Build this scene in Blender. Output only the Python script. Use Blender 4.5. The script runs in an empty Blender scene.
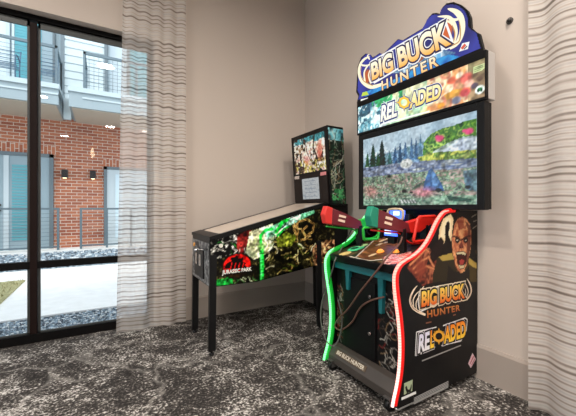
import bpy, bmesh, math, random
import numpy as np
from mathutils import Vector, Matrix
random.seed(4)
S = bpy.context.scene
COL = S.collection
H = 1.175            # eye height of the camera
F = 317.0            # focal length in pixels of a 576 wide frame
CA, SA = .8632, .5049

# ------------------------------------------------------------------ sight lines -> points on real planes (metres)
def _ray(px, py):
    r = (px - 288) / F
    return CA * r + SA, -SA * r + CA, (208 - py) / F
def on_v(px, py, v):
    a, b, c = _ray(px, py); d = v / b
    return Vector((a * d, v, H + c * d))
def on_u(px, py, u):
    a, b, c = _ray(px, py); d = u / a
    return Vector((u, b * d, H + c * d))
def on_z(px, py, z):
    a, b, c = _ray(px, py); d = (z - H) / c
    return Vector((a * d, b * d, z))
def zoomed(x0, y0, s):
    return lambda x, y: (x0 + x / s, y0 + y / s)

# ------------------------------------------------------------------ materials
def lin(c):
    c = np.asarray(c, float) / 255.0
    return np.where(c <= .04045, c / 12.92, ((c + .055) / 1.055) ** 2.4)
def rgba(c):
    l = lin(c); return (float(l[0]), float(l[1]), float(l[2]), 1.0)
MATS = {}
def mat(name, col=(128, 128, 128), rough=.5, metal=0, emit=None, estr=0, spec=.5, bump=None, alpha=None):
    if name in MATS: return MATS[name]
    m = bpy.data.materials.new(name); m.use_nodes = True
    nt = m.node_tree; b = nt.nodes['Principled BSDF']
    b.inputs['Base Color'].default_value = rgba(col)
    b.inputs['Roughness'].default_value = rough
    b.inputs['Metallic'].default_value = metal
    b.inputs['Specular IOR Level'].default_value = spec
    if emit is not None:
        b.inputs['Emission Color'].default_value = rgba(emit)
        b.inputs['Emission Strength'].default_value = estr
    if bump:
        n = nt.nodes.new('ShaderNodeTexNoise'); n.inputs['Scale'].default_value = bump[0]
        n.inputs['Detail'].default_value = 4
        tc = nt.nodes.new('ShaderNodeTexCoord'); nt.links.new(tc.outputs['Object'], n.inputs['Vector'])
        bp = nt.nodes.new('ShaderNodeBump'); bp.inputs['Strength'].default_value = bump[1]
        bp.inputs['Distance'].default_value = bump[2] if len(bump) > 2 else .01
        nt.links.new(n.outputs['Fac'], bp.inputs['Height']); nt.links.new(bp.outputs['Normal'], b.inputs['Normal'])
    MATS[name] = m
    return m
def N(nt, t, **kw):
    n = nt.nodes.new(t)
    for k, v in kw.items():
        if k in n.inputs: n.inputs[k].default_value = v
        else: setattr(n, k, v)
    return n
def ramp(nt, stops, src):
    r = nt.nodes.new('ShaderNodeValToRGB'); e = r.color_ramp.elements
    while len(e) < len(stops): e.new(.5)
    for i, (p, c) in enumerate(stops):
        e[i].position = p; e[i].color = rgba(c)
    nt.links.new(src, r.inputs['Fac']); return r.outputs['Color']
def print_mat(name, rough=.42, estr=0.0, spec=.2):
    """printed artwork: colour from the mesh's own colour attribute"""
    if name in MATS: return MATS[name]
    m = bpy.data.materials.new(name); m.use_nodes = True; nt = m.node_tree; b = nt.nodes['Principled BSDF']
    a = nt.nodes.new('ShaderNodeAttribute'); a.attribute_name = 'Col'
    nt.links.new(a.outputs['Color'], b.inputs['Base Color'])
    b.inputs['Roughness'].default_value = rough; b.inputs['Specular IOR Level'].default_value = spec
    if estr:
        b.inputs['Base Color'].default_value = (0, 0, 0, 1)
        nt.links.remove(b.inputs['Base Color'].links[0]); b.inputs['Base Color'].default_value = (.02, .02, .02, 1)
        nt.links.new(a.outputs['Color'], b.inputs['Emission Color']); b.inputs['Emission Strength'].default_value = estr
    MATS[name] = m; return m

def carpet_mat():
    m = bpy.data.materials.new('carpet'); m.use_nodes = True; nt = m.node_tree; b = nt.nodes['Principled BSDF']
    L = nt.links.new; tc = N(nt, 'ShaderNodeTexCoord')
    warp = N(nt, 'ShaderNodeTexNoise', Scale=2.2, Detail=3.0); L(tc.outputs['Object'], warp.inputs['Vector'])
    mp = N(nt, 'ShaderNodeVectorMath', operation='MULTIPLY_ADD'); mp.inputs[1].default_value = (.5, .5, .5)
    L(warp.outputs['Color'], mp.inputs[0]); L(tc.outputs['Object'], mp.inputs[2])
    # fine flecks
    n1 = N(nt, 'ShaderNodeTexNoise', Scale=62.0, Detail=2.0, Roughness=.6); L(tc.outputs['Object'], n1.inputs['Vector'])
    n2 = N(nt, 'ShaderNodeTexNoise', Scale=2.4, Detail=5.0, Roughness=.65); L(mp.outputs[0], n2.inputs['Vector'])
    n3 = N(nt, 'ShaderNodeTexNoise', Scale=14.0, Detail=4.0, Roughness=.7); L(mp.outputs[0], n3.inputs['Vector'])
    a = N(nt, 'ShaderNodeMath', operation='MULTIPLY_ADD'); a.inputs[1].default_value = .62
    L(n2.outputs['Fac'], a.inputs[0]); L(n1.outputs['Fac'], a.inputs[2])
    a2 = N(nt, 'ShaderNodeMath', operation='MULTIPLY_ADD'); a2.inputs[1].default_value = .7
    L(n3.outputs['Fac'], a2.inputs[0]); L(a.outputs[0], a2.inputs[2])
    mr = N(nt, 'ShaderNodeMapRange'); mr.inputs['From Min'].default_value = .84; mr.inputs['From Max'].default_value = 1.46
    L(a2.outputs[0], mr.inputs['Value'])
    c = ramp(nt, [(0, (32, 30, 29)), (.36, (48, 45, 43)), (.52, (66, 62, 59)), (.66, (106, 101, 96)), (.8, (172, 167, 161)), (1, (206, 201, 196))], mr.outputs[0])
    # pale veins
    v = N(nt, 'ShaderNodeTexVoronoi', feature='DISTANCE_TO_EDGE', Scale=1.5); L(mp.outputs[0], v.inputs['Vector'])
    vm = N(nt, 'ShaderNodeMapRange'); vm.inputs['From Min'].default_value = .0; vm.inputs['From Max'].default_value = .035
    vm.inputs['To Min'].default_value = .4; vm.inputs['To Max'].default_value = 0
    L(v.outputs['Distance'], vm.inputs['Value'])
    f1 = N(nt, 'ShaderNodeMath', operation='MULTIPLY'); L(vm.outputs[0], f1.inputs[0]); L(n3.outputs['Fac'], f1.inputs[1])
    mx = N(nt, 'ShaderNodeMix', data_type='RGBA'); mx.inputs['B'].default_value = rgba((190, 184, 176))
    L(f1.outputs[0], mx.inputs['Factor']); L(c, mx.inputs[6]); mx.inputs[7].default_value = rgba((190, 184, 176))
    L(mx.outputs[2], b.inputs['Base Color'])
    b.inputs['Roughness'].default_value = .95; b.inputs['Specular IOR Level'].default_value = .1
    bp = N(nt, 'ShaderNodeBump', Strength=.5, Distance=.006); L(n1.outputs['Fac'], bp.inputs['Height']); L(bp.outputs['Normal'], b.inputs['Normal'])
    return m
def brick_mat(name, vert=False):
    m = bpy.data.materials.new(name); m.use_nodes = True; nt = m.node_tree; b = nt.nodes['Principled BSDF']; L = nt.links.new
    tc = N(nt, 'ShaderNodeTexCoord'); sp = N(nt, 'ShaderNodeSeparateXYZ'); cb = N(nt, 'ShaderNodeCombineXYZ')
    L(tc.outputs['Object'], sp.inputs[0])
    L(sp.outputs['Z' if vert else 'X'], cb.inputs['X']); L(sp.outputs['X' if vert else 'Z'], cb.inputs['Y'])
    br = N(nt, 'ShaderNodeTexBrick'); L(cb.outputs[0], br.inputs['Vector'])
    br.inputs['Color1'].default_value = rgba((186, 112, 80)); br.inputs['Color2'].default_value = rgba((146, 78, 58))
    br.inputs['Mortar'].default_value = rgba((205, 190, 176)); br.inputs['Scale'].default_value = 1
    br.inputs['Brick Width'].default_value = .245; br.inputs['Row Height'].default_value = .084
    br.inputs['Mortar Size'].default_value = .008; br.inputs['Bias'].default_value = -.1
    L(br.outputs['Color'], b.inputs['Base Color']); b.inputs['Roughness'].default_value = .9
    return m
def speckle_mat(name, stops, scale, rough=.95, detail=3):
    m = bpy.data.materials.new(name); m.use_nodes = True; nt = m.node_tree; b = nt.nodes['Principled BSDF']; L = nt.links.new
    tc = N(nt, 'ShaderNodeTexCoord'); n = N(nt, 'ShaderNodeTexNoise', Scale=scale, Detail=detail, Roughness=.6)
    L(tc.outputs['Object'], n.inputs['Vector'])
    L(ramp(nt, stops, n.outputs['Fac']), b.inputs['Base Color']); b.inputs['Roughness'].default_value = rough
    bp = N(nt, 'ShaderNodeBump', Strength=.6, Distance=.01); L(n.outputs['Fac'], bp.inputs['Height']); L(bp.outputs['Normal'], b.inputs['Normal'])
    return m
def wall_mat(name, col):
    m = mat(name, col, .75, bump=(140, .08, .002)); return m
def curtain_mat():
    m = bpy.data.materials.new('sheer_fabric'); m.use_nodes = True; nt = m.node_tree; L = nt.links.new
    nt.nodes.remove(nt.nodes['Principled BSDF']); out = nt.nodes['Material Output']
    uv = N(nt, 'ShaderNodeAttribute', attribute_name='cloth')     # x = along the cloth, y = height
    def band(sx, sy, seed):
        mp = N(nt, 'ShaderNodeMapping'); mp.inputs['Scale'].default_value = (sx, sy, 1); mp.inputs['Location'].default_value = (seed, seed, seed)
        L(uv.outputs['Vector'], mp.inputs['Vector'])
        n = N(nt, 'ShaderNodeTexNoise', Scale=1.0, Detail=2.0, Roughness=.55); L(mp.outputs[0], n.inputs['Vector']); return n.outputs['Fac']
    b1 = band(.6, 4, 3.0); b2 = band(1.2, 24, 9.0); b3 = band(.7, 3, 5.0)
    sp = N(nt, 'ShaderNodeSeparateXYZ'); L(uv.outputs['Vector'], sp.inputs[0])
    m1 = N(nt, 'ShaderNodeMath', operation='MULTIPLY_ADD'); m1.inputs[1].default_value = 2 * math.pi / .037; L(sp.outputs['Y'], m1.inputs[0])
    wb = N(nt, 'ShaderNodeMath', operation='MULTIPLY'); wb.inputs[1].default_value = 16; L(b1, wb.inputs[0]); L(wb.outputs[0], m1.inputs[2])
    sn = N(nt, 'ShaderNodeMath', operation='SINE'); L(m1.outputs[0], sn.inputs[0])
    am = N(nt, 'ShaderNodeMath', operation='MULTIPLY_ADD'); am.inputs[1].default_value = .24; L(sn.outputs[0], am.inputs[0]); L(b2, am.inputs[2])
    mr = N(nt, 'ShaderNodeMapRange'); mr.inputs['From Min'].default_value = .12; mr.inputs['From Max'].default_value = .82; L(am.outputs[0], mr.inputs['Value'])
    c = ramp(nt, [(0, (112, 103, 97)), (.2, (160, 150, 143)), (.42, (212, 204, 197)), (.66, (238, 233, 227)), (1, (247, 244, 240))], mr.outputs[0])
    d = N(nt, 'ShaderNodeBsdfDiffuse'); t = N(nt, 'ShaderNodeBsdfTranslucent'); tr = N(nt, 'ShaderNodeBsdfTransparent')
    L(c, d.inputs['Color']); L(c, t.inputs['Color'])
    m1 = N(nt, 'ShaderNodeMixShader'); m1.inputs[0].default_value = .38; L(d.outputs[0], m1.inputs[1]); L(t.outputs[0], m1.inputs[2])
    fac = N(nt, 'ShaderNodeMapRange'); fac.inputs['To Min'].default_value = .76; fac.inputs['To Max'].default_value = .38; L(mr.outputs[0], fac.inputs['Value'])
    m2 = N(nt, 'ShaderNodeMixShader'); L(fac.outputs[0], m2.inputs[0]); L(tr.outputs[0], m2.inputs[1]); L(m1.outputs[0], m2.inputs[2])
    L(m2.outputs[0], out.inputs['Surface']); return m
def glass_mat(name, tint=(246, 250, 250), refl=.10):
    m = bpy.data.materials.new(name); m.use_nodes = True; nt = m.node_tree; L = nt.links.new
    nt.nodes.remove(nt.nodes['Principled BSDF']); out = nt.nodes['Material Output']
    tr = N(nt, 'ShaderNodeBsdfTransparent'); tr.inputs['Color'].default_value = rgba(tint)
    g = N(nt, 'ShaderNodeBsdfGlossy'); g.inputs['Roughness'].default_value = .01
    fr = N(nt, 'ShaderNodeFresnel', IOR=1.45)
    ml = N(nt, 'ShaderNodeMath', operation='MULTIPLY'); ml.inputs[1].default_value = 1.3; L(fr.outputs[0], ml.inputs[0])
    mx = N(nt, 'ShaderNodeMixShader'); L(ml.outputs[0], mx.inputs[0]); L(tr.outputs[0], mx.inputs[1]); L(g.outputs[0], mx.inputs[2])
    L(mx.outputs[0], out.inputs['Surface']); return m

# ------------------------------------------------------------------ mesh helpers
class MB:
    def __init__(s): s.bm = bmesh.new(); s.mi = 0
    def _set(s, faces):
        for f in faces: f.material_index = s.mi
    def box(s, x0, x1, y0, y1, z0, z1, bev=0):
        r = bmesh.ops.create_cube(s.bm, size=1)
        vs = r['verts']
        for v in vs:
            v.co = Vector((x0 + (v.co.x + .5) * (x1 - x0), y0 + (v.co.y + .5) * (y1 - y0), z0 + (v.co.z + .5) * (z1 - z0)))
        es = list({e for v in vs for e in v.link_edges}); fs = list({f for v in vs for f in v.link_faces})
        s._set(fs)
        if bev:
            rr = bmesh.ops.bevel(s.bm, geom=es, offset=bev, segments=2, affect='EDGES', profile=.5); s._set(rr['faces'])
        return s
    def hexa(s, a, b):
        """solid between two quads a and b (4 points each)"""
        A = [s.bm.verts.new(p) for p in a]; B = [s.bm.verts.new(p) for p in b]; n = len(A)
        fs = [s.bm.faces.new(A), s.bm.faces.new(B[::-1])]
        for i in range(n): fs.append(s.bm.faces.new([A[i], B[i], B[(i + 1) % n], A[(i + 1) % n]]))
        s._set(fs); return s
    def prism(s, pts, vec, bev=0):
        vec = Vector(vec); n0 = len(s.bm.edges)
        A = [s.bm.verts.new(p) for p in pts]; B = [s.bm.verts.new(Vector(p) + vec) for p in pts]; n = len(A)
        fs = [s.bm.faces.new(A), s.bm.faces.new(B[::-1])]
        for i in range(n): fs.append(s.bm.faces.new([A[i], B[i], B[(i + 1) % n], A[(i + 1) % n]]))
        s._set(fs)
        if bev:
            es = list({e for f in fs for e in f.edges})
            rr = bmesh.ops.bevel(s.bm, geom=es, offset=bev, segments=2, affect='EDGES', profile=.5); s._set(rr['faces'])
        return s
    def flat(s, pts):
        f = s.bm.faces.new([s.bm.verts.new(p) for p in pts]); s._set([f]); return s
    def tube(s, pts, r, n=8, closed=False, rfn=None):
        pts = [Vector(p) for p in pts]; m = len(pts); rings = []; nrm = None
        for i, p in enumerate(pts):
            if closed: t = pts[(i + 1) % m] - pts[i - 1]
            else: t = pts[min(i + 1, m - 1)] - pts[max(i - 1, 0)]
            t.normalize()
            if nrm is None:
                nrm = t.orthogonal().normalized()
            nrm = (nrm - t * nrm.dot(t)).normalized(); bi = t.cross(nrm)
            rr = rfn(i / (m - 1)) if rfn else r
            rings.append([s.bm.verts.new(p + (nrm * math.cos(a) + bi * math.sin(a)) * rr) for a in [2 * math.pi * k / n for k in range(n)]])
        fs = []
        for i in range(m if closed else m - 1):
            A, B = rings[i], rings[(i + 1) % m]
            for k in range(n): fs.append(s.bm.faces.new([A[k], A[(k + 1) % n], B[(k + 1) % n], B[k]]))
        if not closed: fs += [s.bm.faces.new(rings[0][::-1]), s.bm.faces.new(rings[-1])]
        for f in fs: f.smooth = True
        s._set(fs); return s
    def cyl(s, a, b, r, n=16, r2=None):
        a = Vector(a); b = Vector(b); t = (b - a).normalized(); u = t.orthogonal().normalized(); w = t.cross(u)
        ang = [2 * math.pi * k / n for k in range(n)]; r2 = r if r2 is None else r2
        A = [s.bm.verts.new(a + (u * math.cos(q) + w * math.sin(q)) * r) for q in ang]
        B = [s.bm.verts.new(b + (u * math.cos(q) + w * math.sin(q)) * r2) for q in ang]
        fs = [s.bm.faces.new([A[k], A[(k + 1) % n], B[(k + 1) % n], B[k]]) for k in range(n)]
        for f in fs: f.smooth = True
        fs += [s.bm.faces.new(A[::-1]), s.bm.faces.new(B)]
        s._set(fs); return s
    def dome(s, c, ax, r, h, n=14, rings=4):
        c = Vector(c); t = Vector(ax).normalized(); u = t.orthogonal().normalized(); w = t.cross(u); prev = None; fs = []
        for j in range(rings):
            q = j / rings * math.pi / 2
            R = [s.bm.verts.new(c + t * h * math.sin(q) + (u * math.cos(a) + w * math.sin(a)) * r * math.cos(q)) for a in [2 * math.pi * k / n for k in range(n)]]
            if prev:
                for k in range(n): fs.append(s.bm.faces.new([prev[k], prev[(k + 1) % n], R[(k + 1) % n], R[k]]))
            else: base = R
            prev = R
        tip = s.bm.verts.new(c + t * h)
        for k in range(n): fs.append(s.bm.faces.new([prev[k], prev[(k + 1) % n], tip]))
        for f in fs: f.smooth = True
        fs.append(s.bm.faces.new(base[::-1])); s._set(fs); return s
def obj(name, mb, mats, parent=None):
    me = bpy.data.meshes.new(name)
    if isinstance(mb, MB):
        bmesh.ops.recalc_face_normals(mb.bm, faces=mb.bm.faces); mb.bm.to_mesh(me); mb.bm.free()
    else: me = mb
    o = bpy.data.objects.new(name, me); COL.objects.link(o)
    for m in (mats if isinstance(mats, (list, tuple)) else [mats]): me.materials.append(m)
    if parent: adopt(o, parent)
    return o
def adopt(o, parent):
    o.parent = parent
    if parent.type == 'EMPTY': o.matrix_parent_inverse = Matrix.Translation(-parent.location)
def tag(o, label, cat, group=None, kind=None):
    o['label'] = label; o['category'] = cat
    if group: o['group'] = group
    if kind: o['kind'] = kind
    return o
def thing(name, label, cat, loc, group=None):
    o = bpy.data.objects.new(name, None); COL.objects.link(o); o.location = loc; o.empty_display_size = .1
    return tag(o, label, cat, group)
def struct(name, mb, m, label=None, cat=None, parent=None, kind='structure'):
    o = obj(name, mb, m, parent)
    if not parent:
        o['kind'] = kind
        if label: o['label'] = label
        if cat: o['category'] = cat
    return o
def copy_tree(o, loc, label):
    """a copy of a thing with its parts and sub-parts"""
    r = o.copy(); COL.objects.link(r); r.location = loc; r['label'] = label
    for ch in list(o.children):
        c = ch.copy(); COL.objects.link(c); c.parent = r
        for g in list(ch.children):
            d = g.copy(); COL.objects.link(d); d.parent = c
    return r
def crom(pts, k=6, closed=False):
    P = [Vector(p) for p in pts]; n = len(P); out = []
    rng = range(n) if closed else range(n - 1)
    for i in rng:
        if closed: a, b, c, d = P[i - 1], P[i], P[(i + 1) % n], P[(i + 2) % n]
        else: a, b, c, d = P[max(i - 1, 0)], P[i], P[i + 1], P[min(i + 2, n - 1)]
        for j in range(k):
            t = j / k
            out.append(.5 * ((2 * b) + (c - a) * t + (2 * a - 5 * b + 4 * c - d) * t * t + (-a + 3 * b - 3 * c + d) * t ** 3))
    if not closed: out.append(P[-1])
    return out

# ------------------------------------------------------------------ printed artwork: a fine grid of coloured points
def vnoise(X, Y, seed):
    xi = np.floor(X).astype(int); yi = np.floor(Y).astype(int); fx = X - xi; fy = Y - yi
    fx = fx * fx * (3 - 2 * fx); fy = fy * fy * (3 - 2 * fy)
    def h(a, b):
        v = np.sin(a * 127.1 + b * 311.7 + seed * 74.7) * 43758.5453
        return v - np.floor(v)
    return (h(xi, yi) * (1 - fx) + h(xi + 1, yi) * fx) * (1 - fy) + (h(xi, yi + 1) * (1 - fx) + h(xi + 1, yi + 1) * fx) * fy
class Paint:
    def __init__(s, x0, x1, y0, y1, res, base):
        s.nx = int(round(abs(x1 - x0) / res)) + 1; s.ny = int(round(abs(y1 - y0) / res)) + 1
        s.X, s.Y = np.meshgrid(np.linspace(x0, x1, s.nx), np.linspace(y0, y1, s.ny))
        s.C = np.ones((s.ny, s.nx, 3)) * np.array(base, float)
    def put(s, m, col, a=1.0):
        m = (np.clip(m.astype(float), 0, 1) * a)[..., None]
        s.C = s.C * (1 - m) + np.asarray(col, float) * m
    def inpoly(s, P):
        ins = np.zeros(s.X.shape, bool); n = len(P)
        for i in range(n):
            (ax, ay), (bx, by) = P[i], P[(i + 1) % n]
            if ay == by: continue
            c = ((ay > s.Y) != (by > s.Y)) & (s.X < (bx - ax) * (s.Y - ay) / (by - ay) + ax); ins ^= c
        return ins
    def poly(s, P, col, a=1.0): s.put(s.inpoly(P), col, a)
    def ell(s, cx, cy, rx, ry, col, a=1.0, soft=.15):
        d = np.sqrt(((s.X - cx) / rx) ** 2 + ((s.Y - cy) / ry) ** 2); s.put(np.clip((1 - d) / soft + .5, 0, 1), col, a)
    def line(s, P, w, col, a=1.0):
        d = np.full(s.X.shape, 1e9)
        for (ax, ay), (bx, by) in zip(P[:-1], P[1:]):
            vx, vy = bx - ax, by - ay; l = vx * vx + vy * vy + 1e-12
            t = np.clip(((s.X - ax) * vx + (s.Y - ay) * vy) / l, 0, 1)
            d = np.minimum(d, np.hypot(s.X - ax - t * vx, s.Y - ay - t * vy))
        s.put(np.clip((w - d) / (w * .4), 0, 1), col, a)
    def noise(s, f, seed, oct=3, sx=1, sy=1):
        o = 0; amp = 1; tot = 0
        for k in range(oct):
            o = o + amp * vnoise(s.X * f * sx * 2 ** k + 13.7 * seed + 500, s.Y * f * sy * 2 ** k + 7.1 * seed + 500, seed + k); tot += amp; amp *= .6
        return o / tot
    def mottle(s, mask, cols, f, seed, a=1.0, sx=1, sy=1, oct=3):
        n = np.clip((s.noise(f, seed, oct, sx, sy) - .22) / .56, 0, .999) * (len(cols) - 1)
        i = n.astype(int); t = (n - i)[..., None]; c = np.asarray(cols, float); i2 = np.minimum(i + 1, len(cols) - 1)
        s.put_arr(mask, c[i] * (1 - t) + c[i2] * t, a)
    def put_arr(s, m, arr, a=1.0):
        m = (np.clip(m.astype(float), 0, 1) * a)[..., None]; s.C = s.C * (1 - m) + arr * m
    def contrast(s, k, mid=110, gain=1.0):
        s.C = np.clip((s.C - mid) * k + mid, 0, 255) * gain
    def grain(s, f, seed, a):
        n = (vnoise(s.X * f + 900, s.Y * f + 900, seed) - .5)[..., None]; s.C = np.clip(s.C * (1 + a * n), 0, 255)
    def mesh(s, name, fn, mask=None):
        P = fn(s.X.ravel(), s.Y.ravel())
        idx = np.arange(s.nx * s.ny).reshape(s.ny, s.nx)
        q = np.stack([idx[:-1, :-1], idx[:-1, 1:], idx[1:, 1:], idx[1:, :-1]], -1).reshape(-1, 4)
        if mask is not None:
            mm = mask.ravel(); q = q[mm[q].sum(1) >= 3]
        me = bpy.data.meshes.new(name); me.from_pydata(P.tolist(), [], q.tolist())
        at = me.color_attributes.new('Col', 'FLOAT_COLOR', 'POINT')
        c = lin(np.clip(s.C.reshape(-1, 3), 0, 255)); c = np.concatenate([c, np.ones((len(c), 1))], 1)
        at.data.foreach_set('color', c.ravel().astype(np.float32))
        bm = bmesh.new(); bm.from_mesh(me)
        bmesh.ops.delete(bm, geom=[v for v in bm.verts if not v.link_faces], context='VERTS'); bm.to_mesh(me); bm.free()
        return me

# ------------------------------------------------------------------ lettering
def glyphs(txt, off=0.0, sp=1.0):
    cu = bpy.data.curves.new('t', 'FONT'); cu.body = txt; cu.size = 1; cu.offset = off; cu.space_character = sp; cu.resolution_u = 4
    ob = bpy.data.objects.new('t', cu); COL.objects.link(ob)
    dg = bpy.context.evaluated_depsgraph_get(); me = bpy.data.meshes.new_from_object(ob.evaluated_get(dg))
    bpy.data.objects.remove(ob); bpy.data.curves.remove(cu); return me
def letters(name, txt, quad, normal, lift, mats, parent, layers, bold=.02, bend=0.0, sp=1.0):
    """quad = 3D corners of the text box: bottom-left, bottom-right, top-right, top-left.
    layers = [(extra outline, (bottom colour, top colour))], the first one lowest. One mesh."""
    bl, br, tr, tl = [Vector(q) for q in quad]; nv = Vector(normal)
    base = glyphs(txt, bold, sp); xs = [v.co.x for v in base.vertices]; ys = [v.co.y for v in base.vertices]
    x0, x1, y0, y1 = min(xs), max(xs), min(ys), max(ys)
    V = []; Fc = []; C = []
    for k, (grow, (c0, c1)) in enumerate(layers):
        me = glyphs(txt, bold + grow, sp) if grow else base
        n0 = len(V); c0 = lin(c0); c1 = lin(c1)
        for v in me.vertices:
            s = (v.co.x - x0) / (x1 - x0); t = (v.co.y - y0) / (y1 - y0)
            tt = t + bend * 4 * s * (1 - s)
            p = (bl * (1 - s) + br * s) * (1 - tt) + (tl * (1 - s) + tr * s) * tt
            V.append(p + nv * (lift + .0012 * k)); w = min(max(t, 0), 1); C.append(tuple(c0 * (1 - w) + c1 * w) + (1,))
        for f in me.polygons: Fc.append([n0 + i for i in f.vertices])
    me = bpy.data.meshes.new(name); me.from_pydata([tuple(v) for v in V], [], Fc)
    at = me.color_attributes.new('Col', 'FLOAT_COLOR', 'POINT'); at.data.foreach_set('color', np.array(C, np.float32).ravel())
    return obj(name, me, mats, parent)

# ================================================================== ROOM
WV = 3.41       # window wall (inner face), runs along X
WU = 2.25       # right wall (inner face), runs along Y
CZ = 4.1
M_wall = wall_mat('painted_wall', (190, 177, 166)); M_ceil = wall_mat('ceiling_paint', (232, 228, 222))
M_base = mat('baseboard_paint', (160, 148, 138), .5)
M_frame = mat('dark_bronze_frame', (9, 8, 8), .6, 0, spec=.12)
M_brownframe = mat('brown_mullion', (26, 15, 13), .6, 0, spec=.12)
struct('floor', MB().box(-4.5, WU, -10.5, WV + .2, -.12, 0), carpet_mat(), 'grey and off-white mottled carpet floor', 'carpet')
struct('ceiling', MB().box(-4.75, WU + .25, -10.75, WV + .25, CZ, CZ + .15), M_ceil, 'plain white ceiling', 'ceiling')
WX0, WX1, WZ = -3.36, .45, 2.86
mb = MB(); mb.box(WX1, WU + .25, WV, WV + .25, 0, CZ); mb.box(-4.75, WX0, WV, WV + .25, 0, CZ); mb.box(WX0, WX1, WV, WV + .25, WZ, CZ)
struct('wall_left', mb, M_wall, 'beige wall with the tall window', 'wall')
RV0, RV1 = -1.6, .62
mb = MB(); mb.box(WU, WU + .25, RV1, WV, 0, CZ); mb.box(WU, WU + .25, -10.75, RV0, 0, CZ); mb.box(WU, WU + .25, RV0, RV1, WZ, CZ)
struct('wall_right', mb, M_wall, 'beige wall behind the arcade machine', 'wall')
struct('wall_back', MB().box(-4.5, WU, -10.75, -10.5, 0, CZ), M_wall, 'beige wall at the far end of the room', 'wall')
mb = MB(); mb.box(-4.75, -4.5, 2.2, WV, 0, CZ); mb.box(-4.75, -4.5, -10.75, WV, 2.86, CZ); mb.box(-4.75, -4.5, -10.75, -3.5, 0, 2.86)
struct('wall_side', mb, M_wall, 'beige wall opposite the arcade machine', 'wall')
def base_profile(mb, a, b, inward):
    a = Vector(a); b = Vector(b); n = Vector(inward); z = Vector((0, 0, 1))
    prof = [n * 0, n * .016, n * .016 + z * .215, n * .008 + z * .235, z * .235]
    mb.hexa([a + p for p in prof], [b + p for p in prof])
mb = MB(); base_profile(mb, (WX1, WV, 0), (WU, WV, 0), (0, -1, 0)); struct('baseboard_left', mb, M_base, 'tall grey-beige baseboard behind the pinball machine', 'baseboard')
mb = MB(); base_profile(mb, (WU, RV1, 0), (WU, WV, 0), (-1, 0, 0)); struct('baseboard_right', mb, M_base, 'tall grey-beige baseboard beside the arcade machine', 'baseboard')

def window(name, x0, x1, posts, transom, place, label):
    """frame in the plane of the wall, drawn along x then placed"""
    fr = MB(); gl = []
    d0, d1 = .09, .16
    fr.box(x0, x1, d0, d1, 0, .075); fr.box(x0, x1, d0, d1, WZ - .045, WZ)
    fr.box(x0, x0 + .055, d0, d1, .075, WZ - .07); fr.box(x1 - .055, x1, d0, d1, .075, WZ - .07)
    fr.box(x0, x1, d0 + .005, d1 - .005, transom - .03, transom + .03)
    root = struct(name, fr, M_frame, label, 'window')
    for p in posts:
        pm = obj('mullion', MB().box(p - .026, p + .026, d0 + .002, d1 - .002, .075, WZ - .07, .004), M_brownframe, root)
    xs = [x0] + posts + [x1]
    for a, b in zip(xs[:-1], xs[1:]):
        for z0, z1 in ((.07, transom), (transom, WZ - .04)):
            obj('pane', MB().flat([(a, .125, z0), (b, .125, z0), (b, .125, z1), (a, .125, z1)]), MATS['pane_glass'], root)
            bd = MB(); t = .016                                        # thin pale glazing bead
            bd.box(a + .03, b - .03, .115, .135, z0 + .005, z0 + t); bd.box(a + .03, b - .03, .115, .135, z1 - (.06 if z1 > 2 else .02), z1 - .005)
            bd.box(a + .03, a + .03 + t, .115, .135, z0, z1); bd.box(b - .03 - t, b - .03, .115, .135, z0, z1)
            obj('glazing_bead', bd, mat('grey_bead', (52, 55, 54), .5, 0), root)
    root.matrix_world = place; return root
MATS['pane_glass'] = glass_mat('pane_glass')
window('window_1', WX0, WX1, [-2.4, -1.46, -.52], .675, Matrix.Translation((0, WV, 0)), 'tall dark-framed window onto the courtyard')
window('window_2', RV0, RV1, [-.8, 0], .675, Matrix.Translation((WU, 0, 0)) @ Matrix(((0, 1, 0, 0), (1, 0, 0, 0), (0, 0, 1, 0), (0, 0, 0, 1))), 'dark-framed window behind the right-hand curtain')
window('window_3', -3.5, 2.2, [-2.4, -1.3, -.2, .9], .675, Matrix.Translation((-4.5, 0, 0)) @ Matrix(((0, -1, 0, 0), (1, 0, 0, 0), (0, 0, 1, 0), (0, 0, 0, 1))), 'wide unseen window on the far side of the room, added for fill daylight')  # unseen window behind the camera, added to let in fill daylight

# small dark sensor on the right wall
p = on_u(510, 21, WU)
s = thing('wall_sensor', 'small dark round sensor high on the right wall', 'sensor', p)
obj('backplate', MB().cyl(p, p - Vector((.008, 0, 0)), .020, 20), mat('sensor_grey', (70, 64, 60), .5), s)
obj('sensor_dome', MB().dome(p - Vector((.008, 0, 0)), (-1, 0, 0), .014, .016), mat('sensor_dark', (40, 36, 34), .35), s)

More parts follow.
